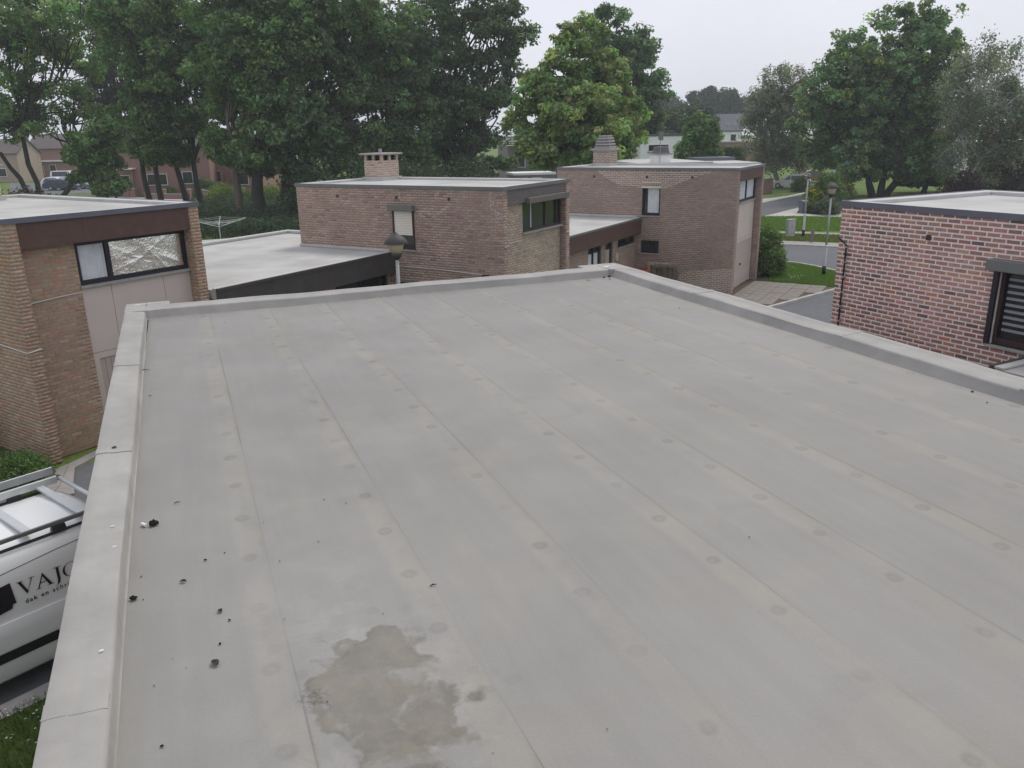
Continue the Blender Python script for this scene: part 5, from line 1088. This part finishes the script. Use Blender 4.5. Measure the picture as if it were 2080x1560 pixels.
bush('tall rounded bush against the pier of the beige clad house', lw(C0, 30, 5.35, -.1), .85, 2.3, (.11, .18, .055), 330, 30, .11)
bush('clipped round grey green bush beside the silver hatchback', G(1626, 389), 1.05, 1.75, (.11, .15, .075), 130, 30, .16)
bush('conical dark green bush at the pavement corner', G(1676, 430), 1.45, 3.3, (.10, .17, .05), 260, 30, .17)
bush('yellow green variegated bush beside the wheelie bin', G(1652, 431), 1.05, 2.0, (.17, .2, .03), 150, 30, .16, yellow=.25)
bush('low blue grey bush in the soil bed under the lamp', G(1681, 435), 1.15, 1.25, (.1, .13, .09), 130, 28, .15)
bush('yellow flowering bush behind the conical bush', G(1700, 408), 1.5, 2.1, (.16, .17, .035), 150, 30, .2, yellow=.3)
bush('round dark bush behind the brick gate pillar', G(421, 398), 1.5, 2.1, (.08, .13, .045), 150, 30, .2)
bush('yellow green bush in front of the red brick house', G(340, 399), 1.2, 1.1, (.16, .2, .03), 90, 30, .2)
bush('feathery yellow green shrub mass near the standing person', G(462, 413), 2.3, 1.9, (.15, .2, .035), 200, 30, .2)
bush('bright yellow green shrub behind the thick dark trunk', G(540, 412), 2.6, 1.7, (.14, .19, .035), 200, 30, .2)
bush('rusty brown rounded hedge bush in front of the open tree', PY(55, 400, 62), 2.6, 3.1, (.06, .05, .035), 220, 30, .22)
bush('brown rounded hedge bush beside the taller rusty one', PY(90, 400, 60), 1.5, 2.6, (.06, .055, .038), 140, 30, .2)
bush('purple brown shrub at the foot of the weeping birch', PY(1955, 385, 66), 1.8, 3.0, (.055, .035, .04), 200, 30, .2)
def hedge(label, a, b, w_, h_, color, n=500, per=26, leaf=.2, name='hedge'):
    a, b = np.array(a[:2]), np.array(b[:2]); d = b-a; L = np.linalg.norm(d); root = empty(name, (a[0], a[1], 0), math.atan2(d[1], d[0])); tag(root, label, 'hedge', 'garden hedges')
    P = rng.uniform([0, -w_/2, .1], [L, w_/2, h_], (n, 3)); s = rng.integers(0, 3, n); P[s == 0, 1] = -w_/2; P[s == 1, 2] = h_; P += rng.normal(0, .06, P.shape)
    leaves('foliage', P, np.full(n, .3), per, leaf, color, root)
    MB().box(0, L, -w_/2+.25, w_/2-.25, -.05, h_-.2).build('core', 'soil', root); return root
hedge('brown green clipped hedge to the right of the weeping birch', PY(1962, 385, 74), PY(2180, 385, 70), 1.3, 4.6, (.055, .06, .04), 700)
hedge('bright green clipped hedge in front of the red brick far wall', PY(1465, 320, 105), PY(1512, 320, 104), 1.5, 4.1, (.09, .15, .04), 300, 26, .26)
hedge('long low olive hedge across the road behind the cars', G(25, 357), G(140, 352), 1.5, 2.2, (.05, .065, .03), 500, 24, .32)
for (px_, w__, t_) in ((660, 60, 'dark shrub screen left of the wide open chimney'), (745, 60, 'dark shrub screen straight behind the wide open chimney'), (850, 70, 'dark shrub screen between chimney and maple'), (950, 70, 'dark shrub screen below the spreading dark tree')):
    bush(t_, PY(px_, 360, 62), 3.4, 4.6, (.05, .08, .04), 260, 30, .26, group='shrub screens behind the houses')
bush('light leaved shrub with white blossom beside the white outbuilding', PY(1045, 360, 55), 1.4, 3.6, (.14, .2, .07), 200, 30, .17)
# dark undergrowth under the tall trees (one mass, nobody could count its plants)
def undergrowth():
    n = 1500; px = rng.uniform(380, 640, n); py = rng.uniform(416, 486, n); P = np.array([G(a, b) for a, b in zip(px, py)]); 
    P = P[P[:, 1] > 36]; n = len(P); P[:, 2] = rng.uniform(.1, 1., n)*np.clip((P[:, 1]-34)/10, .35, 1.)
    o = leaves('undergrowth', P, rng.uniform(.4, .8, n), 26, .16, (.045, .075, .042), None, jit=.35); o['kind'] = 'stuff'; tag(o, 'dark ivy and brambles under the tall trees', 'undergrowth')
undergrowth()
# ------------------------------------------------------------------ rotary clothes dryer, stacked sheets, person
p = G(449, 500, 0); pt = PY(445, 460, 38.0); r = empty('clothes_dryer', (pt[0], pt[1], 0)); tag(r, 'folded out rotary clothes dryer with thin metal arms in the garden', 'clothes dryer')
zc = pt[2]; MB().tube([(0, 0, 0), (0, 0, zc+.2)], .022, 8).build('mast', 'alu', r)
tips = []
for a in (15, 105, 195, 285):
    tp = (1.25*math.cos(R(a)), 1.25*math.sin(R(a)), zc+.35); tips.append(tp); MB().tube([(0, 0, zc-.02), tp], .014, 6).build('arm', 'alu', r); MB().tube([(0, 0, zc+.17), tuple(np.array(tp)*.55+np.array([0, 0, zc*.45]))], .008, 5).build('stay', 'alu', r)
for f in (.45, .65, .85, 1.0):
    for i in range(4):
        q0, q1 = [np.array([t[0]*f, t[1]*f, zc-.02+(t[2]-zc+.02)*f]) for t in (tips[i], tips[(i+1) % 4])]; MB().tube([q0, (q0+q1)/2-np.array([0, 0, .03]), q1], .004, 4).build('line', 'cable_white', r)
pt = PY(458, 488, 37); r = empty('stacked_sheets', (pt[0], pt[1], 0), R(25)); tag(r, 'stack of pale corrugated sheets lying behind the low roof', 'sheets')
MB().box(-1.0, 1.0, -.5, .5, 0, pt[2]-.13).build('trestle', 'wood_grey', r)
for i in range(3): MB().box(-1.15+.05*i, 1.15-.03*i, -.6, .6, pt[2]-.13+i*.05, pt[2]-.09+i*.05).build('sheet', 'alu', r, bevel=.01)
def person(p, rz, label, h=1.72):
    r = empty('person', (p[0], p[1], 0), rz); tag(r, label, 'person'); k = h/1.75
    J = {'pel': (0, 0, .95, .145, .11), 'wai': (0, .0, 1.1, .14, .10), 'che': (0, -.01, 1.32, .18, .12), 'nek': (0, 0, 1.5, .06, .06), 'hed': (0, -.02, 1.60, .085, .095), 'top': (0, -.02, 1.7, .07, .08),
         'shl': (-.19, 0, 1.42, .07, .07), 'ell': (-.25, .02, 1.14, .05, .05), 'wrl': (-.23, -.1, .9, .035, .035), 'hal': (-.22, -.13, .8, .04, .025), 'shr': (.19, 0, 1.42, .07, .07), 'elr': (.25, .03, 1.14, .05, .05), 'wrr': (.24, -.06, .9, .035, .035), 'har': (.23, -.08, .8, .04, .025),
         'hil': (-.1, 0, .88, .1, .1), 'knl': (-.11, -.02, .5, .07, .07), 'anl': (-.11, .02, .09, .045, .05), 'tol': (-.12, -.14, .03, .045, .03), 'hir': (.1, 0, .88, .1, .1), 'knr': (.11, -.03, .5, .07, .07), 'anr': (.11, .03, .09, .045, .05), 'tor': (.12, -.13, .03, .045, .03)}
    E_ = ['pel wai', 'wai che', 'che nek', 'nek hed', 'hed top', 'che shl', 'shl ell', 'ell wrl', 'wrl hal', 'che shr', 'shr elr', 'elr wrr', 'wrr har', 'pel hil', 'hil knl', 'knl anl', 'anl tol', 'pel hir', 'hir knr', 'knr anr', 'anr tor']
    ks = list(J); me = bpy.data.meshes.new('body'); me.from_pydata([tuple(c*k for c in J[q][:3]) for q in ks], [tuple(ks.index(t) for t in e.split()) for e in E_], [])
    o = bpy.data.objects.new('body', me); col.objects.link(o); o.parent = r; me.materials.append(M['cloth_black'])
    o.modifiers.new('skin', 'SKIN')
    for i, q in enumerate(ks): me.skin_vertices[0].data[i].radius = (J[q][3]*k, J[q][4]*k); me.skin_vertices[0].data[i].use_root = (q == 'pel')
    o.modifiers.new('sub', 'SUBSURF').levels = 2; o.modifiers['sub'].render_levels = 2
    MB().lathe([(.095, 1.63), (.105, 1.68), (.09, 1.75), (.04, 1.79)], (0, -.02, 0), 14).build('cap', 'cloth_black', r, smooth=True)
    MB().lathe([(.075, 1.46), (.09, 1.5), (.07, 1.53)], (0, 0, 0), 12).build('collar', 'white_paint', r, smooth=True)
    MB().lathe([(.05, 1.53), (.084, 1.57), (.092, 1.62), (.088, 1.655)], (0, -.022, 0), 12).build('face', 'skin', r, smooth=True)
person(PY(488, 412, 84), R(200), 'person in dark jacket and cap with pale collar among the yellow green shrubs')
# ------------------------------------------------------------------ houses and walls further away
def boxhouse(label, p, rz, W_, D_, H_, mat, roof='flat', rmat='roof_edge', rh=2.2, wins=(), over=.25, name='house', extra=None, cat='house'):
    """p = near left corner; local x along the visible front, local -y towards the viewer"""
    r = empty(name, (p[0], p[1], 0), rz); tag(r, label, cat, 'houses beyond the flat roofs')
    MB().box(0, W_, 0, D_, 0, H_).build('wall', mat, r)
    if roof == 'flat':
        MB().box(-.08, W_+.08, -.08, D_+.08, H_+.002, H_+.2).build('roof', rmat, r)
    elif roof == 'gable_x':
        MB().prism_ax([(-over, H_-.1), (D_/2, H_+rh), (D_+over, H_-.1), (D_+over, H_+.08), (D_/2, H_+rh+.2), (-over, H_+.08)], -over, W_+over, 0).build('roof', rmat, r)
        MB().prism_ax([(0, H_+.0), (D_, H_), (D_/2, H_+rh-.03)], .0, W_, 0).build('gable', mat, r)
    elif roof == 'gable_y':
        MB().prism_ax([(-over, H_-.1), (W_/2, H_+rh), (W_+over, H_-.1), (W_+over, H_+.08), (W_/2, H_+rh+.2), (-over, H_+.08)], -over, D_+over, 1).build('roof', rmat, r)
        MB().prism_ax([(0, H_), (W_, H_), (W_/2, H_+rh-.03)], 0, D_, 1).build('gable', mat, r)
    for (x0_, x1_, z0, z1) in wins:
        f = MB().box(x0_-.06, x1_+.06, -.05, -.002, z0-.06, z1+.06).build('window', 'white_paint', r); MB().box(x0_, x1_, -.06, -.052, z0, z1).build('pane', 'glass', f)
        MB().box((x0_+x1_)/2-.03, (x0_+x1_)/2+.03, -.068, -.061, z0, z1).build('frame', 'frame_dark', f); MB().box(x0_-.1, x1_+.1, -.15, -.0, z0-.13, z0-.062).build('sill', 'stone_sill', f)
    return r
a0 = PY(232, 400, 98)
hr = boxhouse('long red brick house with white canopy behind the tall trunks', a0, R(4), 11.5, 8, 5.6, 'house_red', 'gable_x', 'roof_tile', 2.6, [(.9, 2.1, 1.0, 2.4), (4.2, 6.4, 1.3, 2.5), (8.3, 9.4, 1.4, 2.7)])
MB().box(1.2, 3.0, -1.1, -.003, 3.15, 3.3).build('canopy', 'white_paint', hr); MB().prism_ax([(-.9, 0), (-.5, 0), (-.1, 3.14), (-.25, 3.14)], 2.4, 2.65, 0).build('canopy_post', 'house_red', hr)
a0 = PY(402, 400, 102)
hr = boxhouse('dim red brick house with glazed porch beside the long one', a0, R(-3), 8, 8, 4.2, 'house_red', 'gable_x', 'slate', 2.4, [(1.6, 3.4, 1.4, 2.6), (5.6, 6.6, 1., 2.4)])
for i in range(3): MB().box(3.4+i*.7, 3.6+i*.7, -.6, -.4, 0, 2.9).build('porch_post', 'house_red', hr)
a0 = PY(66, 360, 150); boxhouse('pinkish brick house with white eaves band beyond the parked cars', a0, R(3), 10, 8, 5.2, 'house_red', 'gable_x', 'roof_tile', 2.4, [(1.2, 2.2, .8, 2.2), (3.4, 4.4, .6, 2.4)])
o = MB().box(0, 10.4, -.5, -.003, 3.0, 3.25).build('eaves_band', 'white_paint'); o.parent = [q for q in col.objects if q.get('label', '').startswith('pinkish')][0]
a0 = PY(-60, 360, 140); boxhouse('olive tan house at the end of the car park', a0, R(0), 8.5, 7, 4.6, 'house_tan', 'gable_x', 'roof_tile', 2.2, [(2., 3.2, 1., 2.2), (5., 6.2, 1., 2.2)])
# garden walls, pillars and gate in front of the red houses
def pillar(px, py, label):
    p = G(px, py); r = empty('gate_pillar', (p[0], p[1], 0)); tag(r, label, 'pillar', 'brick pillars of the garden wall')
    MB().box(-.32, .32, -.3, .3, 0, .95).build('shaft', 'house_red', r); MB().box(-.37, .37, -.35, .35, .952, 1.04).build('coping', 'stone_sill', r)
for px, py in ((260, 400.5), (272, 400.5), (332, 403), (383, 403), (410, 404), (297, 397)): pillar(px, py, 'short brick pillar with pale coping in the garden wall')
def gwall(a, b, label, h=.5):
    a, b = G(*a), G(*b); d = b-a; r = empty('garden_wall', (a[0], a[1], 0), math.atan2(d[1], d[0])); tag(r, label, 'wall', 'low garden walls'); L = np.linalg.norm(d)
    MB().box(0, L, -.12, .12, 0, h).build('wall', 'house_red', r); MB().box(-.02, L+.02, -.16, .16, h+.002, h+.08).build('coping', 'stone_sill', r)
gwall((296, 403), (330, 404), 'low brick garden wall left of the yellow green bush'); gwall((336, 404), (381, 404), 'low brick garden wall right of the yellow green bush'); gwall((280, 392), (400, 394), 'long low brick wall close to the red brick house', .7); gwall((436, 396), (500, 394), 'low brick wall behind the standing person', .7)
a, b = G(414, 404), G(434, 403.5); d = b-a; r = empty('garden_gate', (a[0], a[1], 0), math.atan2(d[1], d[0])); tag(r, 'pale blue grey metal bar gate between brick pillars', 'gate'); L_ = np.linalg.norm(d)
for i in range(8): MB().tube([(L_*i/7, 0, .05), (L_*i/7, 0, .95)], .025, 6).build('bar', 'alu', r)
for z in (.08, .9): MB().box(0, L_, -.03, .03, z, z+.06).build('rail', 'alu', r)
# modern grey building, its sheds, the white house, slate roofed house, brick row and flat roofs behind the ringed chimney
a0 = PY(1032, 345, 98); r = boxhouse('dark grey modern building with slatted screen behind the maple', a0, R(8), 8, 9, 5.9, 'rend_grey', 'flat', 'slate', wins=[(1.1, 2.0, 2.6, 3.6)])
for i in range(9): MB().box(-.6, 4.4, -.5, -.42, 5.0+i*.24, 5.12+i*.24).build('slat', 'white_paint', r)
MB().box(-.2, .5, -.7, -.1, 0, 3.6).build('brick_column', 'orange', r).data.materials[0] = M['house_red']
a0 = PY(1044, 352, 78); r = boxhouse('low shed with white sheet roof below the grey building', a0, R(12), 4, 3, 2.6, 'rend_grey', 'flat', 'white_paint', wins=[(.4, 1.2, 1.4, 2.3), (1.8, 2.6, 1.4, 2.3)], cat='shed', name='shed')
a0 = PY(1052, 358, 62); o = MB().prism([(0, 0), (3.6, 1.2), (3.6, 6), (0, 4.5)], 0, 2.55).build('shed', 'white_paint'); o.location = (a0[0], a0[1], 0); tag(o, 'low white roofed outbuilding between the two brick houses', 'shed')
a0 = PY(1300, 330, 80); HWH = PY(1345, 272, 80)[2]-.2; r = boxhouse('white rendered house with long strip window and dark roof line', a0, R(3), 4.15, 8, HWH, 'white_paint', 'flat', 'slate', wins=[(.8, 2.7, HWH-1.35, HWH-.8)])
p = PY(1348, 325, 48); zc_ = 4.6
HS1 = PY(1345, 331, 46)[2]-.2
r = boxhouse('flat roofed white house whose chimney shows above the near roof', PY(1300, 330, 46), R(10), 4.2, 7, HS1, 'white_paint', 'flat', 'roof_edge')
r2 = [(1.15, 2.05)]
MB().box(1.05, 2.0, .5, 1.3, HS1+.2, HS1+.62).build('chimney', 'white_paint', r); MB().box(.98, 2.07, .43, 1.37, HS1+.622, HS1+.69).build('chimney_band', 'stone_sill', r)
for i in range(4): MB().box(1.12+i*.02, 1.93-i*.02, .57+i*.02, 1.23-i*.02, HS1+.69+i*.095, HS1+.765+i*.095).build('cowl_ring', 'rend_grey', r, bevel=.015)
MB().tube([(1.3, .4, HS1+.2), (1.3, .4, HS1+1.6)], .02, 6).build('antenna_mast', 'steel', r); MB().prism_ax([(.3, HS1+1.4), (.5, HS1+1.45), (.5, HS1+1.8), (.3, HS1+1.85)], 1.2, 1.42, 0).build('antenna', 'rend_grey', r)
HS2 = PY(1500, 331, 60)[2]-.2
r = boxhouse('low flat roofed house with blue grey edge right of the hornbeam', PY(1462, 330, 60), R(6), 3.0, 7, HS2, 'white_paint', 'flat', 'roof_edge'); MB().box(-.1, 3.1, 5, 7.3, HS2+.202, HS2+.45).build('roof_block', 'trim_blue', r)
a0 = PY(1441, 300, 150); HW = PY(1480, 266, 150)[2]; RHh = PY(1470, 231, 150)[2]-HW-.2
r = boxhouse('white house with steep slate roof and two roof windows', a0, R(-14), 5.4, 7, HW, 'white_paint', 'gable_x', 'slate', RHh, [(3.6, 4.5, HW-2.3, HW-.6)], .2)
for xx in (2.6, 3.7):
    q = [(xx, .9, HW+RHh*.28), (xx+.75, .9, HW+RHh*.28), (xx+.75, 1.6, HW+RHh*.48), (xx, 1.6, HW+RHh*.48)]
    m = MB(); m.v = [(a[0], a[1]-.2, a[2]+.14) for a in q]+[(a[0], a[1], a[2]-.1) for a in q]; m.f = [(0, 1, 2, 3), (4, 7, 6, 5), (0, 4, 5, 1), (1, 5, 6, 2), (2, 6, 7, 3), (3, 7, 4, 0)]; m.build('roof_window', 'pane', r)
a0 = PY(1440, 320, 128); boxhouse('long low red brick building below the slate roofed house', a0, R(-4), 9, 6, PY(1480, 290, 128)[2], 'house_red', 'flat', 'stone_sill', wins=[(6.2, 6.8, 3.2, 4.1)])
a0 = PY(1985, 370, 96); boxhouse('white rendered bungalow hidden behind the weeping birch', a0, R(-8), 14, 8, 4.4, 'white_paint', 'flat', 'white_paint', wins=[(2, 3.2, 1.2, 2.6), (6, 8, 1.2, 2.6)])
a0 = G(1535, 398); b0 = G(1566, 392); gwall((1520, 398), (1567, 393), 'brown garden wall beside the lawn with the silver hatchback', 1.5)
# ------------------------------------------------------------------ haze: thin even air round the whole place
vm = bpy.data.materials.new('haze'); vm.use_nodes = True; t = vm.node_tree; t.nodes.clear(); ou = t.nodes.new('ShaderNodeOutputMaterial'); pv = t.nodes.new('ShaderNodeVolumePrincipled')
pv.inputs['Color'].default_value = (.86, .90, .97, 1); pv.inputs['Density'].default_value = .0006; pv.inputs['Anisotropy'].default_value = .2; t.links.new(pv.outputs[0], ou.inputs['Volume'])
M['haze'] = vm
hz = MB().box(-710, 710, -130, 910, -1.1, 34).build('haze', 'haze', kind='stuff'); tag(hz, 'thin pale haze in the air over the whole estate', 'haze')
